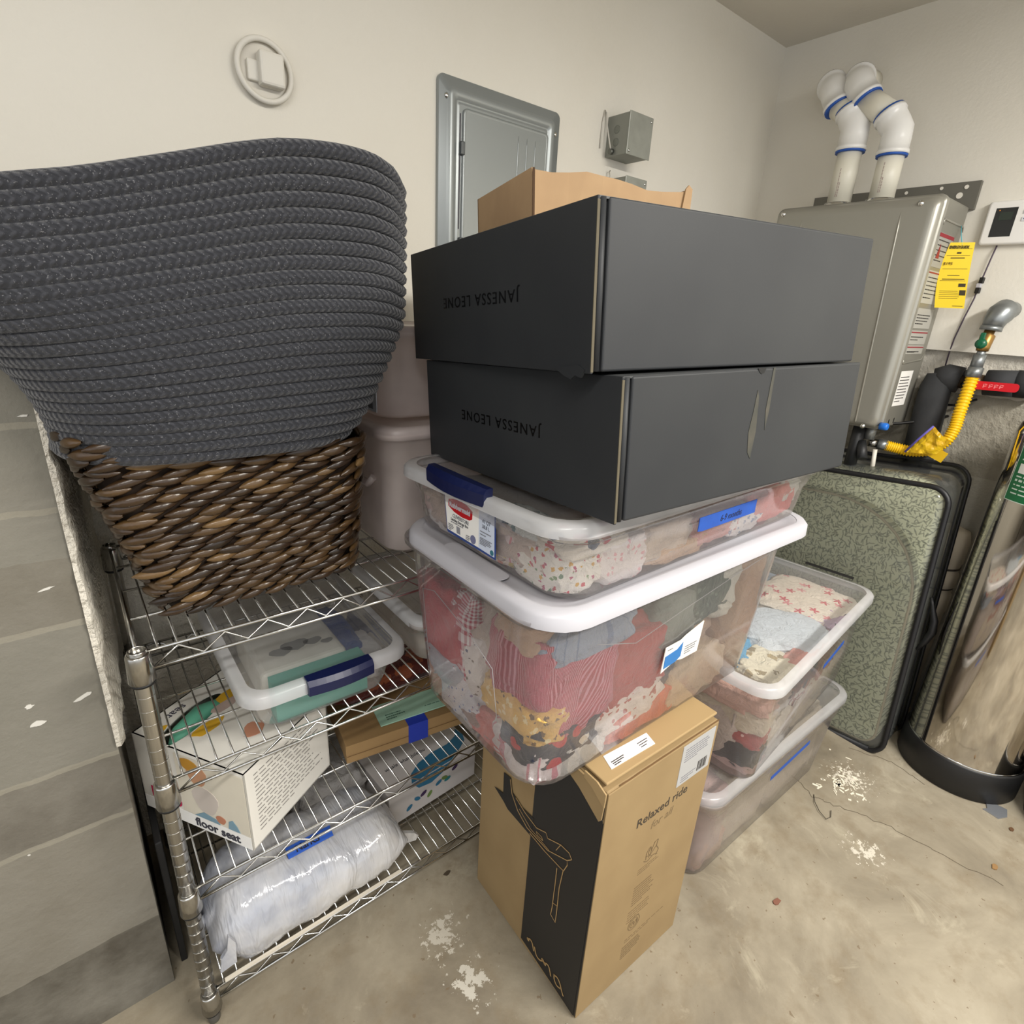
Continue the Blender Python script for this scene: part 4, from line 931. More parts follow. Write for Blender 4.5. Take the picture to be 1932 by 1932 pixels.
def build(G, seed, clip, grow=1.18):
    for i, (lb, c, hf, m, yw) in enumerate(G): garment(lb, c, hf, m, seed+i, yw, clip=clip, grow=grow)
K1 = (t1, .660, .375, .345, .030, .018, .325); K2 = (t2, .725, .415, .112, .014, .010, .100)
K3 = (r1, .72, .345, .30, .022, .014, .288); K4 = (r2, .695, .40, .285, .02, .018, .262)
build(G1, 100, K1)
for i, (lb, c, hf, m) in enumerate([
 ('large folded cream sheet filling the middle of the white lidded tote', (.80, .70, .80), (.28, .115, .13), Pl('b7a79a')),
 ('grey pink blanket lying at the bottom of the white lidded tote', (.80, .67, .668), (.30, .15, .026), Pl('a88f86'))]): garment(lb, c, hf, m, 160+i, fold=.12, clip=K1)
G2 = [
 ('pink and white garment at the left end of the latching bin', (.532, .845, 1.050), (.030, .026, .032), Pl('d3b7b1'), 0),
 ('lime green garment behind the product label', (.530, .80, 1.058), (.026, .034, .022), Pl('b3bf82'), 0),
 ('white lacy garment low behind the product label', (.532, .745, 1.020), (.030, .10, .016), Fl('d6d0cc', ['e4d8cc', 'c9b3ad', 'b9c0a0'], 55), 0),
 ('white cloth with pink web print beside the product label', (.530, .618, 1.045), (.026, .026, .030), S_('dcc9c6', 'cc7f84', 60, thr=.6), 0),
 ('teal and white print cloth near the bin corner', (.528, .595, 1.078), (.026, .055, .012), Fl('c7cbc6', ['4d7478', '30525c'], 50, .36), 0),
 ('white floral dress with tiny red and yellow flowers at the bin corner', (.535, .540, 1.038), (.034, .050, .030), Fl('dcd8cf', ['bb3a4c', 'c89a3c', '5f7d62', 'a8496a', '6a8a58'], 95, .34), 0),
 ('coral floral print low at the front left of the bin', (.530, .655, 1.016), (.028, .045, .014), Fl('dacbbc', ['d98e78', 'c8b46c'], 60), 0),
 ('white cloth with red hearts and navy shapes under the bin lid', (.565, .515, 1.076), (.055, .032, .013), D_('d6cfc2', ['b8323e', '2f4358', 'd6cfc2'], 30, .36), 0),
 ('white lace cloth beside the floral dress', (.625, .512, 1.040), (.048, .030, .032), Fl('d2cbc8', ['bfb0b0', 'cf9a9e'], 75, .28), 0),
 ('cream garment in the middle of the latching bin', (.725, .513, 1.052), (.060, .030, .030), Pl('b9aa9b'), 0),
 ('tan beige garment low in the latching bin', (.77, .512, 1.020), (.075, .030, .014), Pl('b5977a'), 0),
 ('dusty pink garment below the blue tape', (.885, .514, 1.042), (.065, .030, .026), Pl('b98781'), 0),
 ('blue and white print garment right of the blue tape', (.985, .514, 1.030), (.055, .030, .022), Fl('d0ccca', ['7385a0', '8f95a5'], 60, .36), 0),
 ('coral pink knitted garment at the right end of the bin', (1.085, .516, 1.050), (.070, .032, .030), Pl('c97a74'), 0),
 ('pale grey white garment at the far right of the bin', (1.155, .53, 1.062), (.045, .036, .024), Pl('c5c4bc'), 0),
 ('large cream pile filling the middle of the latching bin', (.85, .70, 1.045), (.32, .15, .030), Pl('bba99d'), 0)]
build(G2, 200, K2)
G3 = [
 ('cream cloth with coral stars on top in the upper right tote', (1.72, .605, .556), (.11, .10, .022), pattern('star', 'e2d6c6', ['c4525c', 'e2d6c6', 'd8868a'], 24, thr=.34), 8),
 ('white quilted pouch on top in the upper right tote', (1.475, .555, .560), (.085, .085, .024), Pl('c8cdd2'), 35),
 ('cream cloth with brown plant print near the lid corner', (1.29, .495, .553), (.060, .055, .020), Fl('ddd3bb', ['8f7f5c', 'a39068'], 26, .34), 5),
 ('salmon pink garment along the front of the upper right tote', (1.40, .462, .552), (.085, .028, .022), Pl('cf8f82'), 5),
 ('light blue banded cloth beside the brown plant print', (1.305, .585, .554), (.075, .022, .018), Pl('4f9cc6'), 32),
 ('bright pink folded edge beside the light blue cloth', (1.37, .635, .556), (.030, .014, .014), Pl('d8417e'), 32),
 ('purple cloth with a black haired figure print at the lid edge', (1.665, .50, .556), (.050, .045, .020), Fl('b9a0b4', ['3a3038', 'd8a890', '8f6f9a'], 22, .36), 5),
 ('pale blue sheet at the far end of the upper right tote', (1.81, .63, .535), (.05, .13, .022), Pl('9aa5b4'), 5),
 ('pink folded fleece just under the lid at the left end', (1.215, .55, .510), (.042, .095, .030), Pl('cda596'), 5),
 ('cream fleece below the pink fleece', (1.215, .545, .452), (.040, .095, .030), Pl('c9bda8'), 5),
 ('red dotted garment below the cream fleece', (1.212, .54, .408), (.036, .095, .022), D_('9c3a38', ['d8b0a8'], 60, .25), 5),
 ('black speckled garment in the middle of the left end', (1.213, .53, .358), (.038, .085, .038), D_('1d1d22', ['34343c'], 50, .16), 5),
 ('pale pink garment at the bottom of the left end', (1.22, .53, .322), (.040, .09, .014), Pl('c2a49f'), 5),
 ('maroon and navy garment along the front of the upper right tote', (1.44, .468, .485), (.075, .030, .048), Fl('6a3a42', ['33384e', '8f5a4e'], 20, .4), 5),
 ('white garment low along the front of the upper right tote', (1.36, .462, .385), (.085, .032, .065), Pl('c9c3ba'), 5),
 ('rust brown garment at the right end of the front', (1.60, .482, .48), (.07, .030, .050), Pl('a06a55'), 5),
 ('cream garment low at the right end of the front', (1.60, .485, .38), (.13, .032, .060), Pl('bfb29c'), 5),
 ('large grey cream pile filling the upper right tote', (1.55, .62, .43), (.33, .13, .105), Pl('b3a59a'), 5)]
build(G3[:8], 300, K3, 1.3); build(G3[8:], 308, K3, 1.15)
G4 = [
 ('dusty pink garment at the left end of the lower right tote', (1.125, .55, .14), (.045, .075, .125), Pl('ab9088'), 0),
 ('peach garment at the front corner of the lower right tote', (1.15, .505, .065), (.055, .032, .050), Pl('bd9a86'), 0),
 ('cream garment along the front of the lower right tote', (1.31, .51, .135), (.11, .036, .12), Pl('b7ab98'), 0),
 ('beige garment at the right end of the lower right tote', (1.58, .51, .135), (.14, .036, .12), Pl('ab9f8c'), 0),
 ('large pink grey pile filling the lower right tote', (1.42, .68, .14), (.30, .14, .125), Pl('a89488'), 0)]
build(G4, 400, K4)

# ------------------------------------------------------------------ wire shelf
def shelf():
    t = thing('wire_shelf', 'chrome wire shelving rack holding baskets, bins and boxes', 'shelf', (.016, .878, 0)); W, D, H = .90, .455, .882
    tiers = (.085, .371, .630, .879)
    for i, (x, y) in enumerate(((0, 0), (W, 0), (0, D), (W, D))):
        bm = lathe(nb(), [(.0127, .03), (.0127, H-.0015), (.0122, H), (.0110, H), (.0108, H-.002), (.0108, H-.06)], 24, (x, y)); z = .04
        while z < H-.004:
            tube(bm, [(x+.0126*math.cos(2*PI*k/20), y+.0126*math.sin(2*PI*k/20), z) for k in range(20)], .00055, 5, closed=True); z += .0254
        p = ob('post', bm, CHROME2, t)
        ob('leveling_foot', lathe(nb(), [(.011, 0), (.0115, .004), (.0115, .022), (.009, .026), (.009, .04)], 16, (x, y)), P('6d6c69', .4, .7), p)
    for z in tiers:
        rng = random.Random(int(z*1000)); bm = nb(); zz = z-.0035
        for y in (0, D):
            for dz, rr in ((0, .0030), (-.031, .0030)): tube(bm, [(.012, y, zz+dz), (W-.012, y, zz+dz)], rr, 6)
            n = 26; pts = []
            for k in range(n+1): pts.append((.02+(W-.04)*k/n, y, zz-.003 if k % 2 else zz-.028))
            tube(bm, pts, .0020, 5)
        for x in (0, W):
            for dz in (0, -.031): tube(bm, [(x, .012, zz+dz), (x, D-.012, zz+dz)], .0030, 6)
            n = 12; tube(bm, [(x, .02+(D-.04)*k/n, zz-.003 if k % 2 else zz-.028) for k in range(n+1)], .0020, 5)
        for y in (D*.27, D*.52, D*.77): tube(bm, [(0, y, zz-.0045), (W, y, zz-.0045)], .0026, 6)
        n = 34
        for k in range(1, n): tube(bm, [(W*k/n, -.002, zz+.0012), (W*k/n, D+.002, zz+.0012)], .0017, 5)
        tr = ob('wire_tier', bm, CHROME, t)
        for x, y in ((0, 0), (W, 0), (0, D), (W, D)):
            c = ob('collar', lathe(nb(), [(.0155, z-.052), (.0185, z-.050), (.0165, z-.006), (.0155, z-.003), (.0129, z-.003)], 20, (x, y)), CHROME2, tr)
            ob('black_sleeve', lathe(nb(), [(.0168, z-.056), (.0172, z-.052), (.013, z-.051)], 18, (x, y)), BLACK, c)
shelf()

# ------------------------------------------------------------------ baskets
def lerp(a, b, f): return a+(b-a)*f
def woven():
    t = thing('wicker_basket', 'dark brown woven seagrass basket on the top wire shelf', 'basket', (.235, 1.08, .882))
    O = Vector((.235, 1.08, .882))
    bot = [Vector(p)-O for p in ((.066, .945, .884), (.405, .962, .884), (.410, 1.25, .884), (.066, 1.24, .884))]
    top = [Vector(p)-O for p in ((-.024, .858, 1.205), (.398, .865, 1.168), (.425, 1.325, 1.170), (.005, 1.325, 1.205))]
    def contour(f, inset=0, n=14):
        c = [lerp(bot[i], top[i], f) for i in range(4)]
        ctr = sum(c, Vector())/4; c = [p+(ctr-p).normalized()*inset for p in c]; out = []; r = .16
        for i in range(4):
            a, b, d = c[i-1], c[i], c[(i+1) % 4]
            p0 = lerp(b, a, r); p2 = lerp(b, d, r)
            for k in range(5):
                s = k/4; out.append(p0*(1-s)**2+b*2*s*(1-s)+p2*s*s)
        return out
    def resample(P_, n, off):
        L = [0]
        for i in range(len(P_)): L.append(L[-1]+(P_[(i+1) % len(P_)]-P_[i]).length)
        tot = L[-1]; res = []; j = 0
        for k in range(n):
            s = ((k+off)/n % 1)*tot
            j = 0
            while L[j+1] < s: j += 1
            a, b = P_[j], P_[(j+1) % len(P_)]; f = (s-L[j])/max(L[j+1]-L[j], 1e-9)
            res.append((lerp(a, b, f), (b-a).normalized()))
        return res
    # liner behind the weave so no light leaks between strands
    ob('lining', loft(nb(), [contour(f, .012) for f in (0.01, .25, .5, .75, .98)], capb=True), P('2a1c10', .9), t)
    rng = random.Random(9); rows = 23; bm = nb()
    col = NT('seagrass'); v = col.coord(); at = col.n('ShaderNodeAttribute', attribute_name='tone')
    c = col.ramp(at.outputs['Fac'], [(0, srgb('21160c')), (.45, srgb('392817')), (.8, srgb('564025')), (1, srgb('745a38'))])
    c = col.mix(col.math('MULTIPLY', col.noise(col.coord('Object', (1, 1, 3)), 120, 3), .35), c, srgb('21150a'))
    bs = col.bsdf(c, .30, 0, .6); col.bump(col.noise(v, 220, 3), .3, .001, bs); SG = col.done(bs)
    tones = []; up = Vector((0, 0, 1)); ctr0 = Vector((0, 0, 0))
    for r in range(rows):
        f = (r+.5)/rows; cc = contour(min(f, 1)); n = int(29+r*.3)
        for p, d in resample(cc, n, (r*.5) % 1+rng.uniform(-.1, .1)):
            out = d.cross(up).normalized()
            if out.dot(Vector((p.x, p.y, 0))) < 0: out = -out
            ln = .027*rng.uniform(.8, 1.2); tilt = math.radians(rng.uniform(5, 20)); a = (d*math.cos(tilt)+up*math.sin(tilt)).normalized()
            if d.cross(up).dot(out) < 0: a = (d*math.cos(tilt)-up*math.sin(tilt)).normalized()
            b = a.cross(out).normalized(); hw = .0082*rng.uniform(.85, 1.15); th = .0066*rng.uniform(.8, 1.25); c0 = p+out*rng.uniform(-.002, .002)
            rings = []
            for k in range(7):
                s = -1+2*k/6; w_ = max(1-abs(s)**2.2, .10)**.75; cp = c0+a*(ln*s)+out*(th*.55*(1-s*s)-.002)
                rings.append([bm.verts.new(cp+b*(hw*w_*math.cos(q))+out*(th*w_*math.sin(q))) for q in [2*PI*m/6 for m in range(6)]])
            for u, w2 in zip(rings, rings[1:]):
                for m in range(6): bm.faces.new((u[m], u[(m+1) % 6], w2[(m+1) % 6], w2[m])).smooth = True
            tn = min(max(rng.gauss(.5, .22), 0), 1); tones += [tn]*42
    o = ob('weave', bm, SG, t)
    at_ = o.data.attributes.new('tone', 'FLOAT', 'POINT')
    for i, x in enumerate(tones): at_.data[i].value = x
woven()
def rope():
    t = thing('rope_basket', 'large charcoal grey coiled rope basket stacked on the woven basket', 'basket', (.18, 1.0, 1.165))
    O = Vector((.18, 1.0, 1.165)); m = NT('rope'); c = m.n('ShaderNodeUVMap'); sp = m.n('ShaderNodeSeparateXYZ'); m.l(c.outputs[0], sp.inputs[0])
    u, v = sp.outputs[0], sp.outputs[1]
    tri = m.math('ABSOLUTE', m.math('SUBTRACT', m.math('FRACT', m.math('MULTIPLY', v, 2.)), .5))
    h = m.math('SINE', m.math('ADD', m.math('MULTIPLY', u, 620.), m.math('MULTIPLY', tri, 16.)))
    h2 = m.math('SINE', m.math('MULTIPLY', v, 50.))
    hh = m.math('ADD', h, m.math('MULTIPLY', h2, .5))
    ob_c = m.coord(); nz = m.noise(ob_c, 160, 4, .7); fl = m.math('GREATER_THAN', m.noise(ob_c, 420, 2, .5), .66)
    col = m.mix(m.ramp(hh, [(.0, (0, 0, 0)), (1., (1, 1, 1))]), srgb('2e2f33'), srgb('404146'))
    col = m.mix(m.math('MULTIPLY', nz, .5), col, srgb('2d2e33')); col = m.mix(m.math('MULTIPLY', fl, .55), col, srgb('77777a'))
    b = m.bsdf(col, .95, 0, .1); b.inputs['Sheen Weight'].default_value = .25; m.bump(m.math('ADD', m.math('MULTIPLY', hh, .5), m.math('MULTIPLY', nz, 1.4)), .6, .002, b); RM = m.done(b)
    bm = nb(); uv = bm.loops.layers.uv.new('UVMap'); rows = 22; n = 110
    RH = [(-0.012, 1.477), (0.051, 1.491), (0.084, 1.501), (0.125, 1.514), (0.169, 1.528), (0.21, 1.542), (0.253, 1.554), (0.286, 1.56), (0.334, 1.566), (0.378, 1.569), (0.417, 1.565), (0.445, 1.553)]
    def rim_h(x):
        x += .18
        if x <= RH[0][0]: return RH[0][1]-1.165-.05*min(1, (RH[0][0]-x)*3)
        for (a0, z0), (a1, z1) in zip(RH, RH[1:]):
            if x <= a1: return z0+(z1-z0)*(x-a0)/(a1-a0)-1.165
        return RH[-1][1]-1.165
    def pos(f, a):
        ca, sa = math.cos(a), math.sin(a); e = .72
        x = math.copysign(abs(ca)**e, ca); y = math.copysign(abs(sa)**e, sa)
        g = f**.75
        right = lerp(.205, .305, min(1, f*2.0)**.7); left = lerp(.20, .44, f**2.1)
        fr = lerp(.155, .215, g); bk = lerp(.20, .26, g)
        px = x*(right if x > 0 else left); py = y*(bk if y > 0 else fr)
        rim = .028*math.sin(a*2+2.2)*f+.018*math.sin(a*3+.5)*f
        lf = max(0, -x)
        pz = f*(rim_h(px*1.0)-.012)+.004*math.sin(a*3)*f
        pz += -.030*max(0, -ca)*(1-f)*0
        # soft bulge on the near side, sag in the middle
        py -= .016*math.sin(PI*f)*max(0, -sa)+.012*math.sin(3*a+4*f)*max(0, -sa)*f
        P_ = Vector((px, py, pz+.010))
        Wd = P_+O
        if Wd.x < -.012 and Wd.z < 1.36 and Wd.y > .984: P_.y = .984-O.y
        if Wd.y > 1.385: P_.y = 1.385-O.y
        return P_
    for r in range(rows):
        f = r/(rows-1); tube(bm, [pos(f, 2*PI*k/n) for k in range(n)], .0098, 9, closed=True, uv=uv)
    ob('coiled_wall', bm, RM, t)
    bm = nb(); uv2 = bm.loops.layers.uv.new('UVMap')
    for s in [i/9 for i in range(1, 10)]: tube(bm, [Vector((pos(0, 2*PI*k/40).x*s, pos(0, 2*PI*k/40).y*s, .012)) for k in range(40)], .0115, 7, closed=True, uv=uv2)
    ob('coiled_bottom', bm, RM, t)
rope()

# ------------------------------------------------------------------ things on the shelf tiers
def bins_behind():
    for lb, loc, w, d, h, lid in (('pinkish translucent lidded bin on the top wire shelf', (.487, .978, .8805), .34, .33, .262, (-.022, -.016, .362, .345, .252, .022)),
                                  ('pinkish translucent bin with small white label, on another bin', (.505, 1.04, 1.158), .30, .275, .175, (-.014, -.014, .315, .289, .166, .020))):
        t = tote('translucent_bin', lb, loc, 0, w, d, h, .012, .008, .045, PINKP, lid, PINKP, rimmat=PINKP, step=.8)
        if 'label' in lb:
            l_ = ob('white_label', B((-.011, .015, .015), (-.009, .13, .085)), P('b9bcc0', .6), t); bm = nb(); rng = random.Random(3)
            textlines(bm, YZ((-.0112, 0, 0)), -.125, .075, .09, 5, .008, .002, rng); ob('print', bm, GREYINK, l_)
            ob('code_block', B((-.0116, .03, .02), (-.011, .055, .045)), P('6a6d72', .6), l_)
        ob('handle_recess', T([(-.012, .06, h*.62), (-.02, .07, h*.56), (-.02, .19, h*.56), (-.012, .20, h*.62)], .008, 6), PINKP, t)
    ob('unused', B((0, 0, 0), (1, 1, 1)), WHITE); bpy.data.objects.remove(bpy.data.objects['unused'])
bins_behind()
def mid_bins():
    a = tote('latching_bin', 'clear latching bin with navy handle on the second wire shelf', (.178, .892, .6315), 0, .245, .345, .090, .024, .012, .035, PLA, (-.036, -.036, .285, .385, .080, .024), PLC, step=.6)
    bm = nb(); n = 8; rings = []
    for i in range(n+1):
        x = .072+.125*i/n; bow = .006*math.sin(PI*i/n)
        rings.append([(x, -.034-bow, .076), (x, -.046-bow, .080), (x, -.047-bow, .100), (x, -.040-bow, .109), (x, -.02, .109), (x, -.02, .076)])
    ob('latch_handle', loft(nb(), rings, True, True, smooth=False), NAVY, a)
    tag(ob('teal_box', B((.205, .905, .634), (.385, .945, .712)), P('5fae9f', .6)), 'teal cardboard box at the front of the clear latching bin', 'box')
    w_ = thing('wrapped_pack', 'white wrapped pack with grey animal print inside the clear latching bin', 'pack', (.28, 1.04, .634))
    ob('pack', B((-.085, -.09, 0), (.085, .12, .080)), P('e8e5dc', .5, var='dcd8ce', vs=20), w_, bevel=.012, seg=3)
    bm = nb()
    for x, y, s in ((-.03, -.03, .018), (.0, -.02, .022), (.035, -.025, .015), (.06, -.04, .01)): prism(bm, [(x+s*math.cos(q)*1.3, y+s*math.sin(q)*(.8+.2*math.sin(3*q))) for q in [2*PI*k/12 for k in range(12)]], .0801, .0807)
    ob('animal_print', bm, P('8a8a88', .6), w_)
    garment('crumpled blue zip bag inside the clear latching bin', (.385, 1.06, .672), (.028, .10, .034), Pl('39508e'), 500, name='zip_bag')['category'] = 'bag'
    garment('white tissue bundle at the right of the clear latching bin', (.412, .975, .668), (.022, .055, .030), Pl('c6c2c2'), 501, name='tissue_bundle')['category'] = 'bundle'
    b = tote('clear_bin', 'grey clear lidded bin half hidden behind the white lidded tote', (.520, .910, .6315), 0, .26, .33, .11, .016, .012, .035, PLB, (-.026, -.026, .286, .356, .10, .022), PLC, step=.7)
    garment('pale garment inside the half hidden grey bin', (.60, .985, .665), (.06, .05, .026), Pl('c0bcae'), 502)
mid_bins()
def seat_box():
    t = thing('floor_seat_box', 'white cardboard box marked floor seat on the third wire shelf', 'box', (.132, .888, .3725), (0, 0, math.radians(32)))
    w, d, h = .235, .278, .190; card = P('e3e0d8', .55); bm = nb()
    for a, b in (((0, 0, 0), (w, .003, h)), ((0, d-.003, 0), (w, d, h)), ((0, 0, 0), (.003, d, h)), ((w-.003, 0, 0), (w, d, h)), ((0, 0, 0), (w, d, .003))): box(bm, a, b)
    ob('walls', bm, card, t)
    # top with an oval carry hole
    n = 32; bm = nb(); cx, cy, ra, rb = .075, .205, .085, .030; ang = .12
    inn = []; outp = []
    for k in range(n):
        q = 2*PI*k/n; x, y = ra*math.cos(q), rb*math.sin(q); inn.append((cx+x*math.cos(ang)-y*math.sin(ang), cy+x*math.sin(ang)+y*math.cos(ang)))
        dx, dy = math.cos(q), math.sin(q); s = 9
        for v_, lim, o_ in ((dx, w, cx), (dy, d, cy)):
            if abs(v_) > 1e-6: s = min(s, ((lim-o_) if v_ > 0 else -o_)/v_)
        outp.append((cx+dx*s, cy+dy*s))
    outp = [(min(max(x, -0.0), w), min(max(y, 0.0), d)) for x, y in outp]
    loft(bm, [[(x, y, h-.003) for x, y in inn], [(x, y, h) for x, y in inn], [(x, y, h) for x, y in outp]], smooth=False)
    for c in ((0, 0), (w, 0), (0, d), (w, d)):
        k = min(range(n), key=lambda i: (outp[i][0]-c[0])**2+(outp[i][1]-c[1])**2)
        for kk in (k-1, k):
            a, b = outp[kk % n], outp[(kk+1) % n]
            if abs(a[0]-b[0]) > 1e-4 and abs(a[1]-b[1]) > 1e-4: bm.faces.new([bm.verts.new((x, y, h)) for x, y in (a, c, b)])
    tp = ob('top', bm, card, t)
    bm = nb()
    def blob(x, y, rx, ry, seed, z=h+.0006, th=.0006):
        return prism(bm, [(x+rx*math.cos(q)*(1+.2*math.sin(3*q+seed)), y+ry*math.sin(q)*(1+.2*math.cos(2*q+seed))) for q in [2*PI*k/14 for k in range(14)]], z, z+th)
    blob(.07, .155, .035, .016, 1); blob(.165, .19, .04, .018, 2); blob(.02, .235, .02, .010, 3); ob('yellow_print', bm, P('d9aa2b', .6), tp)
    bm = nb(); blob(.13, .175, .03, .014, 1, h+.0012); ob('photo_print', bm, P('b8a39a', .6), tp)
    bm = nb(); blob(.10, .07, .022, .018, 4); ob('hand_print', bm, P('c98e72', .6), tp); bm = nb(); blob(.19, .09, .02, .014, 5); ob('hand_print', bm, P('c98e72', .6), tp)
    text('lettering', 'seat', .026, P('3b3a48', .7), tp, Matrix.Translation((.10, .25, h+.0012)) @ Matrix.Rotation(math.radians(180), 4, 'Z'), ext=.0003)
    # left end face: picture of a baby on a chair, white band with floor seat; short side prints
    ML = YZ((-.0006, 0, 0)); Q = lambda L_: [(-a, b) for a, b in L_]
    def dec(name, L_, mat, z=.0): return ob(name, prism(nb(), Q(L_), z, z+.0006), mat, t, mat4=ML)
    dec('photo_panel', [(.17, .035), (.002, .035), (.002, .182), (.17, .182)], P('cfc8b8', .55, var='ded7c6', vs=6))
    ob('white_band', B((-.0012, .002, .002), (-.0006, d-.002, .034)), P('f0efec', .5), t)
    e = lambda x, y, rx, ry, k=0: [(x+rx*math.cos(q)*(1+.12*math.sin(3*q+k)), y+ry*math.sin(q)) for q in [2*PI*i/16 for i in range(16)]]
    dec('picture_shirt', e(.105, .085, .032, .034), P('c9bfb6', .7), .0006); dec('picture_head', e(.118, .145, .025, .026), P('c08f6e', .6), .0007); dec('picture_hair', e(.135, .165, .022, .014), P('b8862c', .6), .0010)
    dec('picture_hand', e(.072, .05, .012, .010), P('b67a5e', .6), .0008); dec('picture_chair', [(.14, .036), (.115, .052), (.085, .046), (.075, .036)], P('7797a8', .6), .0009); dec('picture_chair', [(.055, .036), (.052, .055), (.042, .062), (.032, .05), (.026, .036)], P('7797a8', .6), .0009)
    text('lettering', 'floor seat', .029, P('35353f', .7), t, YZ((-.0016, .142, .0175)), ext=.0003, bold=.0008, sx=1.0)
    text('lettering', 'Bumbo', .034, P('c2134f', .6), t, YZ((-.0016, .252, .052)), ext=.0003, bold=.002, sx=.8)
    F = XZ((0, -.0006, 0)); bm = nb(); rng = random.Random(31); textlines(bm, F, .022, .170, .19, 15, .0098, .0016, rng, 1.0); ob('small_print', bm, P('84807c', .8), t)
    s = thing('foam_floor_seat', 'teal foam baby seat inside the white floor seat box', 'seat', t.location+Vector((0, 0, .004)), t.rotation_euler)
    TEAL = P('5fa98e', .5)
    ob('seat_base', B((.03, .03, .0), (.2, .22, .09)), TEAL, s, bevel=.03, seg=4)
    ob('seat_back', T([(.03, .16, .08), (.02, .19, .15), (.05, .205, .168), (.10, .212, .172), (.15, .20, .165), (.18, .18, .10)], .022, 12), TEAL, s)
seat_box()
def others():
    t = thing('flat_carton', 'flat brown mailer carton with blue tape on the third wire shelf', 'box', (.363, .990, .3725), (0, 0, math.radians(-8)))
    ob('body', B((0, 0, 0), (.33, .20, .052)), KRAFT2, t, bevel=.002); ob('lid_flap', B((-.001, -.0015, .028), (.331, 0, .053)), KRAFT2, t)
    bm = nb(); strip(bm, [(.0, .022), (.33, .022)], .0012, XZ((0, -.0016, 0))); ob('perforation', bm, P('6d4f30', .9), t)
    ob('blue_tape', B((.15, -.0028, .0), (.20, -.0014, .0535)), P('16309a', .6, bump=.1), t); ob('blue_tape', B((.15, -.0028, .0532), (.20, .06, .0545)), P('16309a', .6), t)
    c = thing('mint_card', 'mint green printed card lying on the flat brown carton', 'card', (.455, 1.0, .4275), (0, 0, math.radians(-8)))
    ob('card', B((0, 0, 0), (.24, .075, .003)), P('9fc4ad', .6), c); bm = nb(); rng = random.Random(3); textlines(bm, Matrix.Translation((0, 0, .0032)), .02, .03, .05, 3, .008, .003, rng); textlines(bm, Matrix.Translation((0, 0, .0032)), .12, .02, .1, 1, .008, .002, rng); ob('print', bm, P('4a6a5c', .7), c)
    garment('dark red brown cloth bundle behind the mint card', (.55, 1.15, .462), (.15, .055, .033), Fl('5a241c', ['8f4a2c', '3a1812'], 14, .4), 510, name='cloth_bundle')['category'] = 'bundle'
    tag(ob('white_tray', B((.40, 1.21, .3735), (.72, 1.31, .40)), P('b9b7b0', .5), bevel=.004), 'flat pale tray behind the dark red bundle', 'tray')
    w_ = thing('printed_box', 'low white box with a blue whale picture on the bottom wire shelf', 'box', (.470, 1.000, .0865), (0, 0, math.radians(4)))
    W, D, H = .285, .20, .105; ob('body', B((0, 0, 0), (W, D, H)), P('cdc8c6', .55), w_, bevel=.002)
    blue = P('2f6f92', .55); FR = XZ((0, -.0008, 0)); TP = Matrix.Translation((0, 0, H+.0003))
    e = lambda x, y, rx, ry, a=0: [(x+rx*math.cos(q)*math.cos(a)-ry*math.sin(q)*math.sin(a), y+rx*math.cos(q)*math.sin(a)+ry*math.sin(q)*math.cos(a)) for q in [2*PI*i/18 for i in range(18)]]
    ob('whale_picture', prism(nb(), [(.07, .002), (.085, .03), (.12, .05), (.17, .06), (.225, .058), (.262, .07), (.28, .095), (.284, .06), (.275, .04), (.25, .025), (.20, .002)], 0, .0006), blue, w_, mat4=TP)
    ob('whale_picture', prism(nb(), [(.07, H), (.20, H), (.17, .085), (.13, .072), (.09, .08)], 0, .0006), blue, w_, mat4=FR)
    for x, y, a, c_ in ((.06, .03, .7, '2f6f92'), (.085, .045, -.6, '2f6f92'), (.105, .05, .5, '3f2a52'), (.125, .035, .9, '6f8a4a'), (.155, .055, .4, '2f6f92'), (.175, .06, -.4, '6f8a4a'), (.21, .075, .5, '3f2a52'), (.185, .05, .2, '2f7f86')):
        ob('leaf_print', prism(nb(), e(x, y, .011, .006, a), 0, .0006), P(c_, .6), w_, mat4=FR)
    text('lettering', 'whale what bile bu', .017, P('2b2b34', .7), w_, TP @ Matrix.Translation((.035, .083, .0004)), ext=.0002, shear=.2)
    g = garment('pale grey folded cloth behind the white bag on the bottom shelf', (.36, 1.18, .16), (.09, .10, .07), Pl('a9a6a4'), 520, name='folded_cloth')
    # plastic bag of bedding
    b = thing('plastic_bag', 'clear plastic bag of white bedding with blue tape on the bottom shelf', 'bag', (.235, .97, .0865))
    st = NT('plastic_film'); v = st.coord('Object', (1, .25, 1), (0, 0, .5)); bs = st.bsdf(srgb('c9c9cd'), .18, 0, .7); bs.inputs['Coat Weight'].default_value = .6
    c = st.ramp(st.coord_z if hasattr(st, 'coord_z') else st.noise(st.coord(), 5, 4, .6), [(.3, srgb('8b91a0')), (.5, srgb('b9babf')), (.7, srgb('c9c6c2'))]); st.l(c, bs.inputs['Base Color'])
    st.bump(st.math('ADD', st.noise(st.coord('Object', (1.4, .3, .3), (0, 0, .5)), 34, 3, .5, .6), st.math('MULTIPLY', st.noise(st.coord(), 9, 3), 1.2)), .7, .012, bs); film = st.done(bs)
    nu, nv = 60, 26; bm = nb(); R = []
    x0, x1, y0, y1 = -.20, .225, -.10, .115
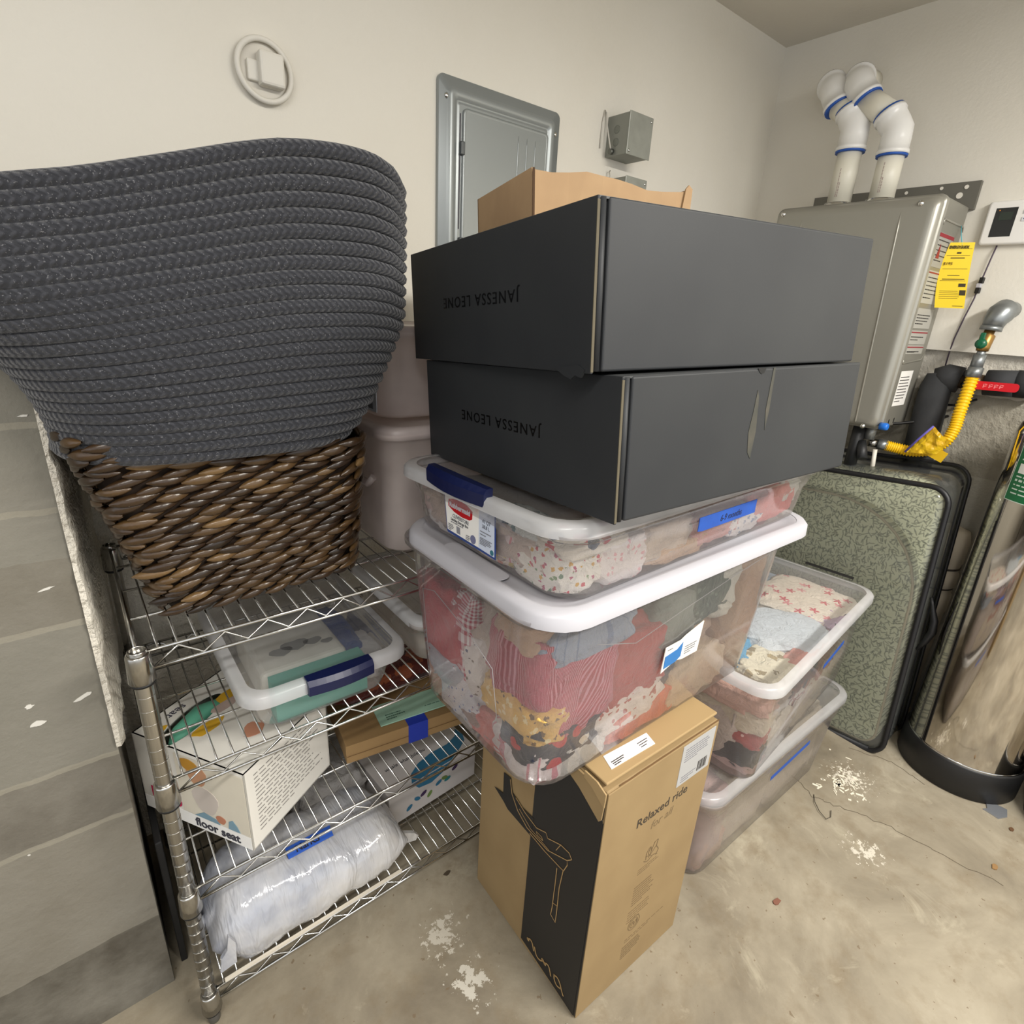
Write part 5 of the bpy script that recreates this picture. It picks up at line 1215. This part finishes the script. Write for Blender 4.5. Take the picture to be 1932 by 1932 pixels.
    def pt(i, j):
        u, q = i/nu, 2*PI*j/nv; x = lerp(x0, x1, u); cs, sn = math.cos(q), math.sin(q)
        endf = min(1, min(u, 1-u)/.16); endf = math.sin(endf*PI/2)**.8
        hy = lerp(.075, .108, endf); hz = lerp(.008, .084, endf)*(1+.12*math.sin(u*6))
        y = math.copysign(abs(cs)**.7, cs)*hy; z = .084+math.copysign(abs(sn)**.75, sn)*hz
        nn = noise.noise(Vector((x*18, y*18, z*18)))*.010+noise.noise(Vector((x*55, y*30, z*30)))*.004
        z += nn*(1 if sn > -.3 else .1); y += nn*.8
        return (x, y-.02*(u > .9)*(u-.9)*8, max(z, .001))
    for i in range(nu+1): R.append([bm.verts.new(pt(i, j)) for j in range(nv)])
    for a_, c_ in zip(R, R[1:]):
        for j in range(nv): bm.faces.new((a_[j], a_[(j+1) % nv], c_[(j+1) % nv], c_[j])).smooth = True
    bm.faces.new(R[0]); bm.faces.new(list(reversed(R[-1]))); ob('bag_film', bm, film, b)
    ob('knotted_end', T([(x0-.002, .0, .075), (x0-.015, -.005, .085), (x0-.022, .01, .105), (x0-.02, .02, .12)], [.02, .012, .014, .005], 8), film, b)
    ob('bag_ear', prism(nb(), [(-.195, .05), (-.165, .055), (-.162, .11), (-.172, .135), (-.178, .10), (-.19, .085)], -.108, -.100, 'y'), film, b)
    ob('bag_ear', prism(nb(), [(.20, .05), (.262, .028), (.27, .04), (.258, .055), (.215, .085)], -.06, -.05, 'y'), film, b)
    m = Matrix.Translation((-.035, -.045, .172)) @ Matrix.Rotation(.4, 4, 'X'); tp = ob('blue_tape', B((0, 0, 0), (.098, .024, .0012)), P('1f55b8', .6, bump=.1), b, mat4=m)
    text('handwriting', 'NarKS', .019, P('10142c', .7), tp, m @ Matrix.Translation((.018, .011, .0014)), ext=.0002, bold=.0005)
    ob('blue_sheet_band', B((-.19, -.104, .012), (.20, -.100, .020)), P('cfc7b8', .6), b)
    tag(ob('gap_shade', B((-.018, 1.03, 0), (-.006, 1.32, .355)), P('0d0d0e', .6), bevel=.002), 'black flat panel standing in for shade between block pier and wire shelf', 'panel')  # shade of the narrow gap beside the pier, modelled as an added black sheet
others()
def litter():
    rng = random.Random(21)
    for x, y, s, lb, c in ((2.0, -.02, .010, 'brown dry leaf bit on the floor at right', '5c4027'), (.56, .86, .009, 'dark pebble on the floor below the wire shelf', '453a2c'), (1.20, .30, .012, 'reddish brown leaf crumb in front of the lower right tote', '7a5040'), (1.80, -.02, .012, 'tan dry leaf near the bottom right of the floor', '8a6a42')):
        o = ob('leaf_bit', prism(nb(), [(s*math.cos(q)*rng.uniform(.7, 1.2), s*.6*math.sin(q)*rng.uniform(.7, 1.2)) for q in [2*PI*k/9 for k in range(9)]], .0004, .0035), P(c, .8)); o.location = (x, y, 0); tag(o, lb, 'debris')
    t = tag(ob('thread', T([(1.63, .40, .002), (1.60, .385, .006), (1.575, .36, .006), (1.565, .335, .004), (1.585, .33, .003), (1.61, .34, .004)], .0011, 5), P('3a332a', .8)), 'thin dark curled thread on the floor by the crack', 'thread')
    bm = nb()
    for k in range(46):
        a, r = rng.uniform(0, 6.28), abs(rng.gauss(0, .055)); x, y = 1.74+r*math.cos(a)*1.3, .37+r*math.sin(a); q = rng.uniform(0, 3); l, w_ = rng.uniform(.002, .012), rng.uniform(.0012, .003)
        box(bm, (-l, -w_, 0), (l, w_, .0015)); vs = bm.verts[:] if 0 else list(bm.verts)[-8:]
        bmesh.ops.rotate(bm, verts=vs, cent=(0, 0, 0), matrix=Matrix.Rotation(q, 3, 'Z')); bmesh.ops.translate(bm, verts=vs, vec=(x, y, .0003))
    tag(ob('paint_flakes', bm, P('e6dfcc', .7)), 'scattered white paint flakes on the floor between totes and tank', 'flakes', kind='stuff')
    o = ob('white_crumb', lathe(nb(), [(.003, 0), (.0035, .003), (.001, .005)], 8), P('d9d8c8', .7)); o.location = (.585, .435, 0); tag(o, 'tiny white crumb at the left foot of the tall carton', 'debris')
litter()

# ------------------------------------------------------------------ groups of like things
def groups():
    tops = [o for o in COL.objects if o.parent is None and 'label' in o]
    near = {'white': 'clothes in the white lidded tote'}
    for base, g in (('vent_pipe', 'white vent pipes above the water heater'), ('water_softener_tank', 'chrome jacketed tanks by the right wall'), ('black_box', 'stacked black lidded boxes'),
                    ('storage_tote', 'large clear storage totes'), ('latching_bin', 'clear latching bins with navy handles'), ('translucent_bin', 'translucent bins stacked on the top shelf'),
                    ('padded_cushion', 'leaf print pads in the vinyl case'), ('leaf_bit', 'bits of debris on the floor')):
        for o in tops:
            if o.name.split('.')[0] == base: o['group'] = g
    for o in tops:
        if o.name.split('.')[0] == 'folded_garment':
            p = o.matrix_basis.translation
            o['group'] = 'clothes in the latching bin under the black boxes' if p.z > .99 else 'clothes in the white lidded tote' if p.x < 1.12 and p.z > .62 else 'clothes in the upper right tote' if p.z > .3 and p.x > 1.1 else 'clothes in the lower right tote' if p.x > 1 else 'cloths on the wire shelf'
groups()
